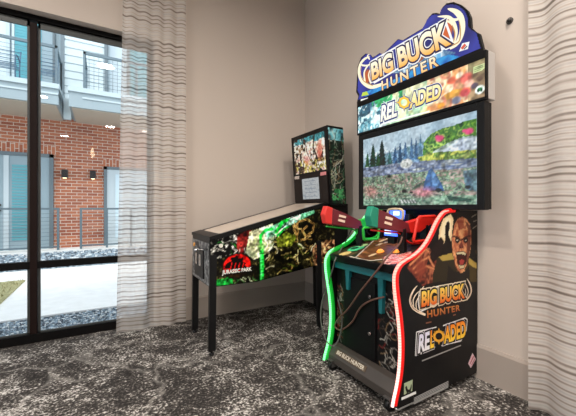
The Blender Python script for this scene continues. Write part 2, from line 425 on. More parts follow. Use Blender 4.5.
# ------------------------------------------------------------------ curtains
M_curtain = curtain_mat(); M_track = mat('track_white', (225, 222, 216), .5)
def curtain(pos, length, folds, amp, ztop, seed, taper):
    nu, nz = folds * 14, 70; me = bpy.data.meshes.new('fabric'); V = []; Fc = []; UV = []
    rnd = random.Random(seed); ph = [rnd.uniform(-.5, .5) for _ in range(folds + 2)]; am = [rnd.uniform(.6, 1.15) for _ in range(folds + 2)]
    arc = 0; prev = None
    for i in range(nu + 1):
        t = i / nu; k = t * folds; j = int(min(k, folds)); f = k - j
        a = am[j] * (1 - f) + am[j + 1] * f; w = 2 * math.pi * k + (ph[j] * (1 - f) + ph[j + 1] * f)
        d = math.sin(w) * amp * a; s = t * length + math.cos(w) * amp * .25
        if prev: arc += math.hypot(s - prev[0], d - prev[1])
        prev = (s, d)
        for q in range(nz + 1):
            z = q / nz; sway = 1 + .25 * (1 - z); hem = (1 - z) ** 4 * .02 * math.sin(k * 3)
            ss = s * (1 - taper * z) + taper * z * length * .95
            p = pos(ss, d * sway + hem, .014 + z * (ztop - .014)); V.append(p)
            UV.append((arc, .014 + z * (ztop - .014) + .003 * math.sin(w + .8) , 0))
    for i in range(nu):
        for q in range(nz):
            a = i * (nz + 1) + q; Fc.append((a, a + nz + 1, a + nz + 2, a + 1))
    me.from_pydata(V, [], Fc); at = me.attributes.new('cloth', 'FLOAT_VECTOR', 'POINT')
    at.data.foreach_set('vector', np.array(UV, np.float32).ravel())
    for f in me.polygons: f.use_smooth = True
    return me
c1 = thing('curtain', 'sheer striped cream curtain at the right edge of the courtyard window', 'curtain', (.41, 3.335, 0))
obj('fabric', curtain(lambda s, d, z: (.105 + s, 3.325 + d, z),   .63, 5, .012, 4.05, 3, .12), M_curtain, c1)
obj('track', MB().box(.0, 1.0, 3.31, 3.35, 4.05, CZ, .004), M_track, c1)
c2 = thing('curtain', 'sheer striped curtain hanging on the right wall beside the arcade machine', 'curtain', (2.14, .5, 0))
obj('fabric', curtain(lambda s, d, z: (2.13 + d, .885 - s, z), 1.0, 4, .026, 4.05, 8, .0), M_curtain, c2)
obj('track', MB().box(2.11, 2.15, -.4, 1.0, 4.05, CZ, .004), M_track, c2)

# ------------------------------------------------------------------ lamps of the room: those mirrored in the glass, and added fill
M_lamp = mat('lamp_glow', (255, 240, 215), .5, emit=(255, 226, 185), estr=14)
M_trim = mat('lamp_trim', (235, 232, 226), .4)
lamp_spots = [(-1.4, -3.3), (.06, -.43), (.23, -5.96), (-1.3, -8.5), (1.35, .35), (1.35, -3.3), (-3.3, .6), (1.35, -6.0), (-1.5, 1.1)]  # first spots follow the mirrored lights, the rest are added as fill light
lamp_where = ['over the left middle of the room', 'over the spot just behind the camera', 'over the right rear of the room', 'at the far end of the room', 'nearest the arcade machine, added as fill', 'along the right wall, middle, added as fill', 'in the left corner by the window, added as fill', 'along the right wall, rear, added as fill', 'between the camera and the courtyard window, added as fill']
lamp_power = [48, 54, 34, 34, 34, 48, 50, 34, 58]
proto = None
for i, ((x, y), w) in enumerate(zip(lamp_spots, lamp_where)):
    lab = 'round recessed ceiling light ' + w
    if proto is None:
        proto = thing('ceiling_light', lab, 'light', (x, y, CZ), 'recessed ceiling lights')
        rg = [(x + math.cos(a) * .1, y + math.sin(a) * .1, CZ - .004) for a in [2 * math.pi * k / 24 for k in range(24)]]
        obj('trim_ring', MB().tube(rg, .012, 6, True), M_trim, proto)
        obj('lens', MB().cyl((x, y, CZ - .006), (x, y, CZ), .09, 24), M_lamp, proto)
    else: copy_tree(proto, (x, y, CZ), lab)
    l = bpy.data.lights.new('downlight', 'AREA'); l.shape = 'DISK'; l.size = .3; l.energy = lamp_power[i]; l.color = (1, .925, .85); l.spread = math.radians(165)
    lo = bpy.data.objects.new('downlight', l); lo.location = (x, y, CZ - .02); COL.objects.link(lo)
pe = thing('pendant_lamp', 'glowing clear pendant lamp on a cord, mirrored in the window glass', 'lamp', (-.23, -2.5, 2.6))
obj('cord', MB().cyl((-.23, -2.5, 2.72), (-.23, -2.5, CZ - .03), .006, 8), mat('black_cord', (30, 28, 27), .5), pe)
obj('canopy', MB().cyl((-.23, -2.5, CZ - .03), (-.23, -2.5, CZ), .06, 20), mat('black_cord'), pe)
obj('bulb', MB().tube([(-.23, -2.5, 2.46), (-.23, -2.5, 2.48), (-.23, -2.5, 2.55), (-.23, -2.5, 2.63), (-.23, -2.5, 2.72)], .05, 14, rfn=lambda t: [.012, .04, .052, .04, .02][round(t * 4)]), mat('bulb_glow', (255, 240, 210), emit=(255, 225, 180), estr=9), pe)

# ================================================================== COURTYARD
M_conc = speckle_mat('concrete', [(.3, (222, 220, 216)), (.7, (234, 232, 229))], 6)
M_gravel = speckle_mat('gravel', [(.32, (44, 54, 62)), (.46, (92, 106, 116)), (.58, (146, 158, 168)), (.7, (206, 214, 220))], 20)
M_grass = speckle_mat('grass', [(.3, (120, 116, 78)), (.5, (154, 148, 106)), (.7, (182, 176, 132))], 30)
FV = 10.5                                        # ground floor facade
GZ = -.06
struct('ground', MB().box(-16, 14, 4.48, 16, GZ - .2, GZ), M_conc, 'pale concrete courtyard path', 'path')
struct('trim_1', MB().box(-16, 14, 4.44, 4.5, GZ - .02, GZ + .015), mat('kerb_grey', (150, 150, 148), .8), 'narrow kerb along the near gravel', 'kerb')
def gravel(name, x0, x1, y0, y1, z, n, label, seed, big=1):
    rnd = random.Random(seed); mb = MB(); mb.box(x0 - 3, x1 + 3, y0, y1, z - .15, z - .012)
    for _ in range(n):
        x = rnd.uniform(x0, x1); y = rnd.uniform(y0 + .02, y1 - .02); r = rnd.uniform(.010, .024) * big
        mb.mi = rnd.choice([0, 1, 1, 2, 3])
        a = rnd.uniform(0, 3); pts = [Vector((x + math.cos(a + k * 1.571) * r * rnd.uniform(.7, 1.2), y + math.sin(a + k * 1.571) * r * rnd.uniform(.7, 1.2), z - .015)) for k in range(4)]
        top = [p.lerp(Vector((x, y, 0)), .35) for p in pts]
        for p in top: p.z = z + r * .6
        mb.hexa(pts, top)
    o = obj(name, mb, [M_gravel, mat('stone_blue', (146, 162, 174), .9), mat('stone_pale', (214, 218, 220), .9), mat('stone_dark', (92, 102, 112), .9)])
    tag(o, label, 'gravel', kind='stuff'); return o
gravel('gravel', -2.6, 1.2, 3.66, 4.46, GZ + .005, 5200, 'strip of blue-grey gravel just outside the window', 5)
gravel('gravel', -6.0, 3.0, 8.0, 9.88, .05, 3600, 'strip of blue-grey gravel at the foot of the far railings', 6, 2.2)
# lawn
rnd = random.Random(2); mb = MB(); mb.box(-8, -1.13, 4.9, 6.88, GZ - .05, GZ + .02)
for _ in range(2500):
    x = rnd.uniform(-4, -1.15); y = rnd.uniform(4.92, 6.86); a = rnd.uniform(0, 6.28); h = rnd.uniform(.02, .05)
    mb.flat([(x - math.cos(a) * .006, y - math.sin(a) * .006, GZ + .018), (x + math.cos(a) * .006, y + math.sin(a) * .006, GZ + .018), (x + math.sin(a) * .02, y - math.cos(a) * .02, GZ + .02 + h)])
tag(obj('lawn', mb, M_grass), 'dry olive-green lawn beside the concrete path', 'grass', kind='stuff')
struct('terrace', MB().box(-16, 14, 9.88, FV + .5, GZ - .2, .1), M_conc, 'raised concrete terrace in front of the brick facade', 'terrace')

# the apartment building across the courtyard
M_brick = brick_mat('red_brick'); M_sold = brick_mat('soldier_brick', True)
M_siding = mat('white_siding', (196, 206, 208), .7); M_blue = mat('blue_grey_panel', (150, 168, 176), .6); M_grey = mat('grey_door_frame', (104, 116, 122), .5)
M_soffit = mat('tan_soffit', (190, 176, 158), .8); M_fascia = mat('pale_fascia', (150, 163, 168), .6); M_rail = mat('grey_rail', (98, 114, 122), .45, .1)
M_teal = mat('teal_blind', (104, 176, 186), .4); M_wdoor = mat('pale_door', (198, 208, 212), .5); M_dark = mat('dark_hardware', (26, 26, 28), .4)
bd = thing('apartment_building', 'brick and white-sided apartment building across the courtyard', 'building', (-1, FV, .1))
mb = MB(); mb.box(-9, 7, FV, FV + .4, .1, 3.62); obj('brick_wall', mb, M_brick, bd)
so = MB(); so.box(-4.2, -1.02, FV - .02, FV + .05, 2.6, 2.84); so.box(.02, 1.9, FV - .02, FV + .05, 2.32, 2.58); obj('soldier_course', so, M_sold, bd)
obj('upper_wall', MB().box(-9, 7, FV, FV + .4, 3.62, 8.6), M_blue, bd)
# siding boards, lapped
sd = MB(); z = 3.95
while z < 8.4:
    sd.hexa([(-.86, 9.97, z), (.05, 9.97, z), (.05, 9.99, z + .2), (-.86, 9.99, z + .2)], [(-.86, FV, z), (.05, FV, z), (.05, FV, z + .2), (-.86, FV, z + .2)]); z += .2
obj('siding', sd, M_siding, bd)
cb = MB(); cb.box(-.93, -.85, 9.94, FV, 3.9, 8.5); cb.box(.04, .12, 9.94, FV, 3.9, 8.5); obj('corner_board', cb, M_grey, bd)
def balcony(x0, x1, end_left, end_right, sx=0):
    sl = MB(); sl.box(x0 - sx, x1, 9.0, FV, 3.56, 3.98); obj('balcony_slab', sl, M_fascia, bd)
    st = MB(); st.box(x0 - .02 - sx, x1 + .02, 8.96, FV, 3.92, 4.03); st.box(x0, x1, 8.98, FV, 3.78, 3.82); obj('slab_edge', st, mat('edge_white', (184, 196, 200), .6), bd)
    obj('soffit', MB().box(x0 + .05 - sx, x1 - .05, 9.06, FV, 3.54, 3.57), M_soffit, bd)
    r = MB(); r.box(x0 + .02, x1 - .02, 9.0, 9.05, 4.86, 4.92)
    n = max(2, int(round((x1 - x0) / 1.15)))
    for k in range(n + 1):
        x = x0 + .04 + (x1 - x0 - .08) * k / n; r.box(x - .022, x + .022, 9.0, 9.05, 4.03, 4.88)
    for e, x in ((end_left, x0 + .02), (end_right, x1 - .07)):
        if e: r.box(x, x + .05, 9.0, FV - .05, 4.86, 4.92); r.box(x, x + .05, 9.94, 9.99, 4.03, 4.9)
    rail = obj('balcony_railing', r, M_rail, bd)
    w = MB()
    for k in range(8):
        z = 4.13 + k * .09; w.cyl((x0 + .04, 9.025, z), (x1 - .04, 9.025, z), .004, 5)
    if end_left:
        m = x0 + .04
        while m < min(x1, x0 + 1.2): w.cyl((m, 9.025, 4.03), (m, 9.025, 4.86), .004, 5); m += .1
    obj('cable', w, M_rail, rail)
balcony(-5.5, -.88, False, True); balcony(-.42, 4.2, True, False, .26)
obj('downspout', MB().box(-.86, -.70, 9.85, 9.96, 3.45, 3.98), mat('edge_white'), bd)
# upper doors and windows
def unit(name, x0, x1, z0, z1, y, frame, fm, inner, im, knob=None, blind=None):
    f = MB(); f.box(x0, x0 + frame, y - .05, y + .02, z0, z1); f.box(x1 - frame, x1, y - .05, y + .02, z0, z1); f.box(x0, x1, y - .05, y + .02, z1 - frame, z1)
    o = obj(name, f, fm, bd)
    obj(inner, MB().box(x0 + frame, x1 - frame, y - .02, y + .02, z0, z1 - frame), im, o)
    if knob:
        for (kx, kz) in knob: obj('door_knob', MB().cyl((kx, y - .02, kz), (kx, y - .07, kz), .035, 10), M_dark, o)
    if blind:
        b = MB(); bx0, bx1 = blind; z = z0 + .12
        while z < z1 - frame - .1:
            b.hexa([(bx0, y - .03, z), (bx1, y - .03, z), (bx1, y - .045, z + .05), (bx0, y - .045, z + .05)], [(bx0, y - .021, z), (bx1, y - .021, z), (bx1, y - .021, z + .05), (bx0, y - .021, z + .05)]); z += .075
        obj('blind', b, M_teal, o)
    return o
U = FV - .02
unit('door', -2.62, -2.02, 4.03, 6.5, U, .07, mat('edge_white'), 'door_leaf', M_wdoor, [(-2.28, 5.15), (-2.28, 5.0)])
unit('balcony_window', -1.98, -1.62, 4.03, 6.5, U, .05, mat('edge_white'), 'window_glass', M_teal, blind=(-1.92, -1.68))
unit('balcony_window', -1.58, -1.1, 4.03, 6.5, U, .05, M_grey, 'window_glass', M_blue, blind=(-1.52, -1.38))
unit('balcony_window', .14, .62, 4.03, 6.5, U, .05, mat('edge_white'), 'window_glass', M_wdoor)
unit('balcony_window', .64, 1.4, 4.03, 6.5, U, .05, M_grey, 'window_glass', M_teal, blind=(.7, 1.34))
# ground floor doors
dd = unit('door', -4.0, -1.13, .1, 2.6, U, .09, M_grey, 'door_leaf', M_blue, [(-2.22, 1.25), (-2.22, 1.12)], None)
ms = MB(); ms.box(-2.14, -2.04, U - .045, U + .01, .1, 2.5); ms.box(-1.66, -1.58, U - .045, U + .01, .1, 2.5); obj('mullion', ms, M_wdoor, dd)
b = MB(); z = .35
while z < 2.3:
    b.hexa([(-1.98, U - .03, z), (-1.66, U - .03, z), (-1.66, U - .045, z + .05), (-1.98, U - .045, z + .05)], [(-1.98, U - .021, z), (-1.66, U - .021, z), (-1.66, U - .021, z + .05), (-1.98, U - .021, z + .05)]); z += .075
obj('blind', b, M_teal, dd)
b = MB(); b.box(-1.54, -1.42, U - .04, U - .02, .5, 2.3); obj('glass_strip', b, M_teal, dd)
d2 = unit('door', .03, 1.5, .1, 2.36, U, .08, M_grey, 'door_leaf', M_wdoor, None)
obj('glass_strip', MB().box(.32, .5, U - .035, U - .02, .3, 2.15), mat('pale_glass', (214, 230, 238), .2), d2)
# wall sconces
for k, (px, py) in enumerate([(65, 174), (93, 175)]):
    p = on_v(px, py, FV - .02)
    s = thing('wall_sconce', 'black box sconce on the brick wall, ' + ('beside the left double door' if k == 0 else 'nearer the right door'), 'sconce', p, 'sconces on the brick facade')
    obj('housing', MB().box(p.x - .07, p.x + .07, p.y - .14, p.y + .02, p.z - .11, p.z + .11, .008), M_dark, s)
    obj('lamp_lens', MB().cyl((p.x, p.y - .07, p.z - .118), (p.x, p.y - .07, p.z - .108), .045, 14), mat('sconce_glow', (255, 235, 200), emit=(255, 220, 170), estr=4), s)
# ground railings
def railing(x0, x1, label):
    r = thing('railing', label, 'railing', ((x0 + x1) / 2, 9.95, .1), 'cable railings on the terrace')
    t = MB(); t.box(x0, x1, 9.92, 9.98, 1.13, 1.18); t.box(x0, x1, 9.935, 9.965, .17, .205); obj('top_rail', t, M_rail, r)
    n = max(1, int(round((x1 - x0) / .62)))
    for k in range(n + 1):
        x = x0 + .03 + (x1 - x0 - .06) * k / n
        obj('post', MB().box(x - .026, x + .026, 9.925, 9.975, .1, 1.14), M_rail, r)
    c = MB()
    for k in range(9): c.cyl((x0, 9.95, .27 + k * .095), (x1, 9.95, .27 + k * .095), .004, 5)
    obj('cable', c, M_rail, r)
railing(-3.9, -.95, 'grey cable railing in front of the left double door')
railing(-.52, 2.5, 'grey cable railing in front of the right door')
# two chairs on the upper balcony
def patio_chair(x, y, label):
    r = thing('patio_chair', label, 'chair', (x, y, 4.03), 'chairs on the balcony')
    m = mat('chair_blue', (74, 102, 124), .4, .3); z = 4.03
    for sx in (-.25, .25):
        obj('leg', MB().tube(crom([(x + sx, y - .25, z), (x + sx, y - .24, z + .6), (x + sx, y + .2, z + .62)], 5), .015, 6), m, r)
        obj('leg', MB().tube(crom([(x + sx, y + .28, z), (x + sx, y + .15, z + .4), (x + sx, y + .3, z + .9)], 5), .015, 6), m, r)
    sl = MB()
    for k in range(6): sl.cyl((x - .25, y - .24 + k * .085, z + .42), (x + .25, y - .24 + k * .085, z + .42), .008, 6)
    obj('seat', sl, m, r)
    sl = MB()
    for k in range(5): sl.cyl((x - .25, y + .17 + k * .03, z + .48 + k * .1), (x + .25, y + .17 + k * .03, z + .48 + k * .1), .008, 6)
    obj('backrest', sl, m, r)
patio_chair(-1.95, 9.55, 'blue-grey metal patio chair on the balcony, left of the window mullion')
patio_chair(-1.22, 9.6, 'blue-grey metal patio chair at the end of the balcony, right of the window mullion')

# ================================================================== PINBALL MACHINE
M_black = mat('black_lacquer', (7, 7, 8), .4, spec=.22); M_satin = mat('black_satin_metal', (13, 13, 14), .45, spec=.3)
M_art = print_mat('printed_art', .42); M_glow = print_mat('backlit_art', .25, .76); M_litprint = print_mat('backlit_letters', .25, .72); M_print = print_mat('printed_letters', .4)
PV0, PV1 = 2.49, 3.05                         # near and far side
PU0, PU1 = .735, 2.17
def ptop(u): return .935 + (u - PU0) * .252
def pbot(u): return .54 if u < 1.15 else .54 + (u - 1.15) * .13
pin = thing('pinball_machine', 'dark jungle-themed pinball machine with a red oval logo on its side', 'pinball machine', (1.4, 2.77, 0))
prof = [(PU0, .54), (1.15, .54), (PU1, pbot(PU1)), (PU1, ptop(1.86)), (1.86, ptop(1.86)), (PU0, ptop(PU0))]
obj('cabinet', MB().prism([(u, PV0, z) for u, z in prof], (0, PV1 - PV0, 0), .006), M_black, pin)
# near-side artwork
Zp = zoomed(180, 190, 3.5875)
def A(x, y):
    p = on_v(*Zp(x, y), PV0); return (p.x, p.z)
def AL(*pts): return [A(x, y) for x, y in pts]
pa = Paint(PU0 + .008, 1.99, .52, 1.30, .007, (14, 13, 13))
full = np.ones(pa.X.shape, bool)
pa.mottle(full, [(8, 8, 8), (12, 12, 11), (22, 20, 15), (50, 46, 28), (14, 14, 12), (92, 86, 58), (14, 14, 12)], 26, 3, 1, 1, 1.2)
pa.mottle(pa.inpoly(AL((105, 165), (215, 140), (225, 235), (150, 245), (105, 250))), [(8, 8, 8), (14, 14, 14), (20, 18, 16), (200, 200, 190), (10, 10, 10)], 30, 8)
pa.mottle(pa.inpoly(AL((205, 165), (245, 140), (262, 150), (240, 200), (222, 240), (205, 210))), [(60, 16, 18), (120, 44, 40), (84, 26, 28)], 18, 9)
pa.mottle(pa.inpoly(AL((250, 150), (300, 132), (330, 120), (350, 150), (330, 210), (300, 235), (265, 250), (235, 225))), [(150, 160, 112), (226, 226, 190), (190, 206, 160), (236, 240, 220)], 14, 10, .95)
pa.mottle(pa.inpoly(AL((300, 140), (400, 100), (480, 68), (482, 82), (400, 125), (350, 160), (310, 180))), [(120, 200, 170), (196, 232, 214), (90, 180, 130), (214, 240, 226)], 12, 11)
# ferns, roots and coils
rn = random.Random(7)
def strokes(n, box, cols, w, L):
    for _ in range(n):
        x, y = rn.uniform(box[0], box[2]), rn.uniform(box[1], box[3]); a = rn.uniform(0, 6.28); P = []
        for k in range(5):
            P.append(A(x, y)); a += rn.uniform(-.9, .9); x += math.cos(a) * L; y += math.sin(a) * L
        pa.line(P, w, rn.choice(cols), .9)
strokes(30, (300, 170, 490, 300), [(150, 136, 86), (92, 104, 44), (196, 180, 128), (112, 90, 52), (60, 76, 30)], .006, 9)
strokes(16, (110, 170, 230, 250), [(210, 208, 200), (150, 148, 140), (40, 120, 50)], .0045, 7)
strokes(18, (380, 110, 495, 200), [(130, 104, 62), (190, 166, 110), (10, 9, 8), (10, 9, 8)], .007, 10)
strokes(24, (300, 150, 490, 290), [(8, 8, 7), (12, 11, 9), (226, 218, 180)], .006, 8)
pa.line(AL((420, 170), (408, 140), (425, 112), (455, 105), (480, 122), (476, 150), (450, 165), (438, 145), (455, 130)), .011, (172, 138, 84))
pa.line(AL((420, 170), (408, 140), (425, 112), (455, 105), (480, 122), (476, 150), (450, 165), (438, 145), (455, 130)), .004, (70, 50, 30))
pa.mottle(pa.inpoly(AL((345, 175), (380, 150), (420, 165), (400, 200), (350, 205))), [(90, 110, 30), (150, 160, 60), (50, 60, 20)], 22, 15, .8)
# bright green beam
G1, G2 = (34, 196, 70), (90, 236, 120)
pa.line(AL((292, 205), (288, 165), (305, 145), (330, 140)), .016, G1); pa.line(AL((345, 150), (365, 118), (388, 104)), .02, G1)
pa.line(AL((350, 165), (372, 140), (395, 128)), .011, (20, 140, 50))
pa.line(AL((293, 205), (294, 318)), .024, G1); pa.line(AL((290, 232), (291, 316)), .008, G2)
for yy in (228, 252, 276, 298): pa.line(AL((284, yy), (303, yy)), .004, (16, 110, 40))
pa.ell(*A(292, 203), .035, .03, (170, 240, 130), .8, .8)
pa.line(AL((385, 100), (430, 84), (478, 75)), .009, (160, 240, 200))
pa.mottle(pa.inpoly(AL((120, 325), (190, 310), (190, 335), (130, 352))), [(12, 60, 24), (40, 150, 66), (20, 90, 36)], 34, 16)
strokes(10, (205, 305, 275, 325), [(70, 120, 70), (170, 180, 150)], .004, 6)
pa.mottle(pa.inpoly(AL((475, 205), (520, 180), (575, 175), (575, 255), (480, 280))), [(30, 24, 18), (120, 84, 60), (190, 150, 110), (60, 40, 30), (150, 80, 66)], 20, 17)
# red oval emblem with dark leafy silhouette
cx, cz = A(205, 272)
pa.ell(cx, cz, .128, .105, (20, 16, 12)); pa.ell(cx, cz, .120, .098, (206, 34, 30), 1, .05)
pa.poly(AL((158, 282), (168, 262), (186, 254), (178, 244), (196, 240), (214, 246), (228, 240), (224, 256), (238, 262), (232, 270), (250, 284)), (22, 14, 12))
pa.poly(AL((188, 252), (200, 234), (212, 238), (206, 250)), (22, 14, 12))
pa.poly(AL((150, 300), (256, 284), (250, 300), (232, 312), (205, 320), (176, 318)), (24, 30, 16), .9)
for q in range(4): pa.line(AL((180 + q * 14, 285), (186 + q * 14, 262)), .004, (206, 34, 30))
mask = (pa.Y > np.where(pa.X < 1.15, .54, .54 + (pa.X - 1.15) * .13) + .004) & (pa.Y < np.minimum(.935 + (pa.X - PU0) * .252, ptop(1.86)) - .03)
pa.grain(70, 3, .9); pa.grain(36, 4, .8); pa.contrast(1.3, 96)
side = obj('side_artwork', pa.mesh('side_artwork', lambda x, y: np.stack([x, np.full_like(x, PV0 - .002), y], 1), mask), M_art, pin)
letters('lettering', 'JURASSIC PARK', [on_v(*Zp(*q), PV0) for q in ((150, 308), (257, 293), (256, 276), (151, 288))], (0, -1, 0), .003, M_print, side, [(.09, ((10, 10, 10), (10, 10, 10))), (0, ((238, 236, 228), (238, 236, 228)))], .03)
# front face
pf = Paint(PV0 + .01, PV1 - .01, .55, .89, .008, (40, 40, 42)); fm = np.ones(pf.X.shape, bool)
pf.mottle(fm, [(24, 24, 26), (70, 70, 72), (150, 150, 148), (30, 30, 32), (190, 188, 184)], 18, 4)
front = obj('front_artwork', pf.mesh('front_artwork', lambda x, y: np.stack([np.full_like(x, PU0 - .002), x, y], 1)), M_art, pin)
cd = MB(); cd.box(PU0 - .014, PU0, 2.64, 2.92, .58, .82, .004); door = obj('coin_door', cd, M_satin, pin)
for vv in (2.72, 2.84): obj('coin_slot', MB().box(PU0 - .02, PU0 - .012, vv - .03, vv + .03, .68, .78, .002), mat('chrome', (190, 190, 190), .2, 1), door)
obj('plunger', MB().cyl((PU0 - .09, 2.545, .84), (PU0, 2.545, .84), .008, 10).dome((PU0 - .085, 2.545, .84), (-1, 0, 0), .02, .025), mat('chrome', (190, 190, 190), .2, 1), pin)
obj('start_button', MB().cyl((PU0 - .012, 2.96, .84), (PU0, 2.96, .84), .018, 14), mat('button_amber', (220, 150, 50), .3), pin)
obj('flipper_button', MB().cyl((PU0 + .09, PV0 - .012, .87), (PU0 + .09, PV0, .87), .016, 14), mat('button_white', (220, 216, 205), .3), pin)
# rails, lockdown bar, glass
def slab(mb, u0, u1, v0, v1, dz0, dz1): mb.hexa([(u0, v0, ptop(u0) + dz0), (u0, v1, ptop(u0) + dz0), (u0, v1, ptop(u0) + dz1), (u0, v0, ptop(u0) + dz1)], [(u1, v0, ptop(u1) + dz0), (u1, v1, ptop(u1) + dz0), (u1, v1, ptop(u1) + dz1), (u1, v0, ptop(u1) + dz1)])
for v in (PV0 - .006, PV1 - .03):
    r = MB(); slab(r, PU0 + .05, 1.86, v, v + .036, -.028, .008); obj('side_rail', r, M_satin, pin)
lb = MB(); slab(lb, PU0 - .004, PU0 + .08, PV0 - .012, PV1 + .012, -.014, .012); obj('lockdown_bar', lb, M_satin, pin)
gl = MB(); slab(gl, PU0 + .07, 1.86, PV0 + .03, PV1 - .03, .001, .005)
obj('playfield_glass', gl, mat('playfield_glass', (200, 184, 168), .12, 0, spec=.8), pin)  # pale beige reflection on the glass is put into its base colour
# legs
for (u, v, lean) in ((.765, PV0 - .004, -.01), (.765, PV1 + .004, -.01), (1.80, PV0 - .004, .02), (2.14, PV1 + .004, .02)):
    zt = .80 if u < 1 else .86; s = 1 if v < 2.8 else -1
    l = MB(); w = .056; x0 = u - w / 2
    l.hexa([(x0, v, zt), (x0 + w, v, zt), (x0 + w, v + s * .03, zt), (x0, v + s * .03, zt)], [(x0 + lean, v, .03), (x0 + lean + w, v, .03), (x0 + lean + w, v + s * .03, .03), (x0 + lean, v + s * .03, .03)])
    lg = obj('leg', l, M_satin, pin)
    obj('foot', MB().cyl((x0 + lean + w / 2, v + s * .015, .014), (x0 + lean + w / 2, v + s * .015, .035), .01, 10).cyl((x0 + lean + w / 2, v + s * .015, 0), (x0 + lean + w / 2, v + s * .015, .014), .022, 14, .018), M_satin, lg)
# backbox
BV0, BV1 = 2.452, 3.13
def bu(z): return 1.872 + (1.963 - z) * .075
bz0, bz1 = 1.205, 1.978
pts = [(bu(bz0), BV0, bz0), (bu(bz1), BV0, bz1), (bu(bz1) + .20, BV0, bz1), (2.115, BV0, bz0)]
bb = obj('backbox', MB().prism(pts, (0, BV1 - BV0, 0), .005), M_black, pin)
obj('neck', MB().box(1.9, 2.02, 2.56, 3.0, 1.15, 1.215), M_black, pin)
def on_bb(px, py, off=0):
    a, b, c = _ray(px, py); d = (1.872 + (1.963 - H) * .075 - off) / (a + c * .075); return Vector((a * d, b * d, H + c * d))
Zb = zoomed(285, 115, 7.57)
q = [on_bb(*Zb(*t)) for t in ((75, 205), (300, 100), (318, 400), (85, 480))]
tv0, tv1 = BV0 + .05, BV1 - .055; tz0, tz1 = 1.555, 1.93
tp = Paint(tv0, tv1, tz0, tz1, .007, (220, 205, 170)); fm = np.ones(tp.X.shape, bool)
tp.mottle(fm, [(120, 90, 70), (222, 200, 170), (244, 238, 222), (206, 160, 146), (250, 244, 220), (236, 224, 190)], 14, 5)
yy = (tp.Y - tz0) / (tz1 - tz0); xx = (tp.X - tv0) / (tv1 - tv0)
tp.mottle(yy > .74 + .16 * tp.noise(14, 3), [(20, 40, 44), (90, 170, 178), (40, 96, 100), (214, 232, 226)], 16, 6)
tp.mottle((yy < .36) & (tp.noise(30, 9) > .45), [(90, 80, 40), (214, 200, 120), (140, 110, 60)], 30, 7)
tp.mottle((xx > .6) & (tp.noise(26, 12) > .5), [(30, 22, 20), (90, 60, 44), (44, 60, 50)], 24, 13)
tp.mottle((xx > .05) & (yy < .72) & (xx < .45) & (tp.noise(34, 22) > .56), [(30, 26, 24), (60, 50, 40)], 24, 23)
tp.line([(tv0 + .17, tz1), (tv0 + .20, tz0 + .25), (tv0 + .13, tz0 + .12)], .012, (36, 26, 24))
tp.line([(tv0 + .36, tz1), (tv0 + .31, tz0 + .2), (tv0 + .26, tz0 + .12)], .007, (60, 36, 30))
tp.ell(tv0 + .09, tz0 + .2, .045, .09, (214, 92, 70), .6, .9)
tp.ell(tv0 + .33, tz0 + .14, .05, .05, (216, 110, 120), .5, .9)
bbf = lambda off: (lambda x, y: np.stack([1.872 + (1.963 - y) * .075 - off, x, y], 1))
tp.grain(60, 7, .6); tp.contrast(1.2, 150)
obj('translite', tp.mesh('translite', bbf(.003), None), print_mat('translite_lit', .2, .5), bb)
sp_ = MB(); sp_.prism([(bu(1.225) - .002, BV0 + .03, 1.225), (bu(1.525) - .002, BV0 + .03, 1.525), (bu(1.525) - .014, BV0 + .03, 1.525), (bu(1.225) - .014, BV0 + .03, 1.225)], (0, BV1 - BV0 - .06, 0))
spk = obj('speaker_panel', sp_, mat('panel_brown', (24, 17, 16), .45, spec=.25), bb)
dp = Paint(2.62, 2.93, 1.27, 1.49, .006, (186, 194, 200)); dp.mottle(np.ones(dp.X.shape, bool), [(160, 172, 182), (214, 218, 218), (180, 186, 190)], 40, 4)
for k in range(5): dp.line([(2.68, 1.30 + k * .04), (2.88, 1.30 + k * .04)], .004, (128, 142, 158), .8)
obj('score_display', dp.mesh('score_display', bbf(.017)), print_mat('display_lit', .2, .4), bb)
for (v, c) in ((BV0 + .085, (206, 130, 132)), (BV1 - .10, (190, 178, 170))):
    z = 1.515; mb = MB(); mb.box(bu(z) - .024, bu(z) - .008, v - .042, v + .042, z - .017, z + .017, .003); obj('speaker_badge', mb, mat('badge_%d' % c[1], c, .4), spk)
# near side art of the backbox
bp_ = Paint(bu(1.963) + .008, 2.105, 1.22, 1.955, .007, (12, 14, 13)); fm = np.ones(bp_.X.shape, bool)
bp_.mottle(fm, [(8, 9, 9), (14, 18, 16), (30, 34, 30), (18, 50, 34), (12, 12, 12)], 16, 2)
bp_.mottle((bp_.Y > 1.84), [(24, 40, 44), (80, 160, 176), (150, 210, 216), (30, 60, 70)], 14, 9)
rn = random.Random(21)
for _ in range(90):
    x, z = rn.uniform(1.9, 2.1), rn.uniform(1.24, 1.84); a = rn.uniform(0, 6.28); P = []
    for k in range(6): P.append((x, z)); a += rn.uniform(-.7, .7); x += math.cos(a) * .025; z += math.sin(a) * .03
    bp_.line(P, .0042, rn.choice([(10, 12, 11), (10, 12, 11), (196, 200, 188), (120, 128, 110), (70, 120, 84), (110, 84, 60), (180, 168, 140)]), .9)
bp_.mottle((bp_.Y < 1.36) & (bp_.noise(20, 6) > .5), [(30, 90, 50), (90, 180, 110), (16, 40, 26)], 24, 3)
bmask = (bp_.X > 1.872 + (1.963 - bp_.Y) * .075 + .006) & (bp_.X < 2.072 + (1.963 - bp_.Y) * .055)
obj('side_artwork', bp_.mesh('side_artwork', lambda x, y: np.stack([x, np.full_like(x, BV0 - .002), y], 1), bmask), M_art, bb)

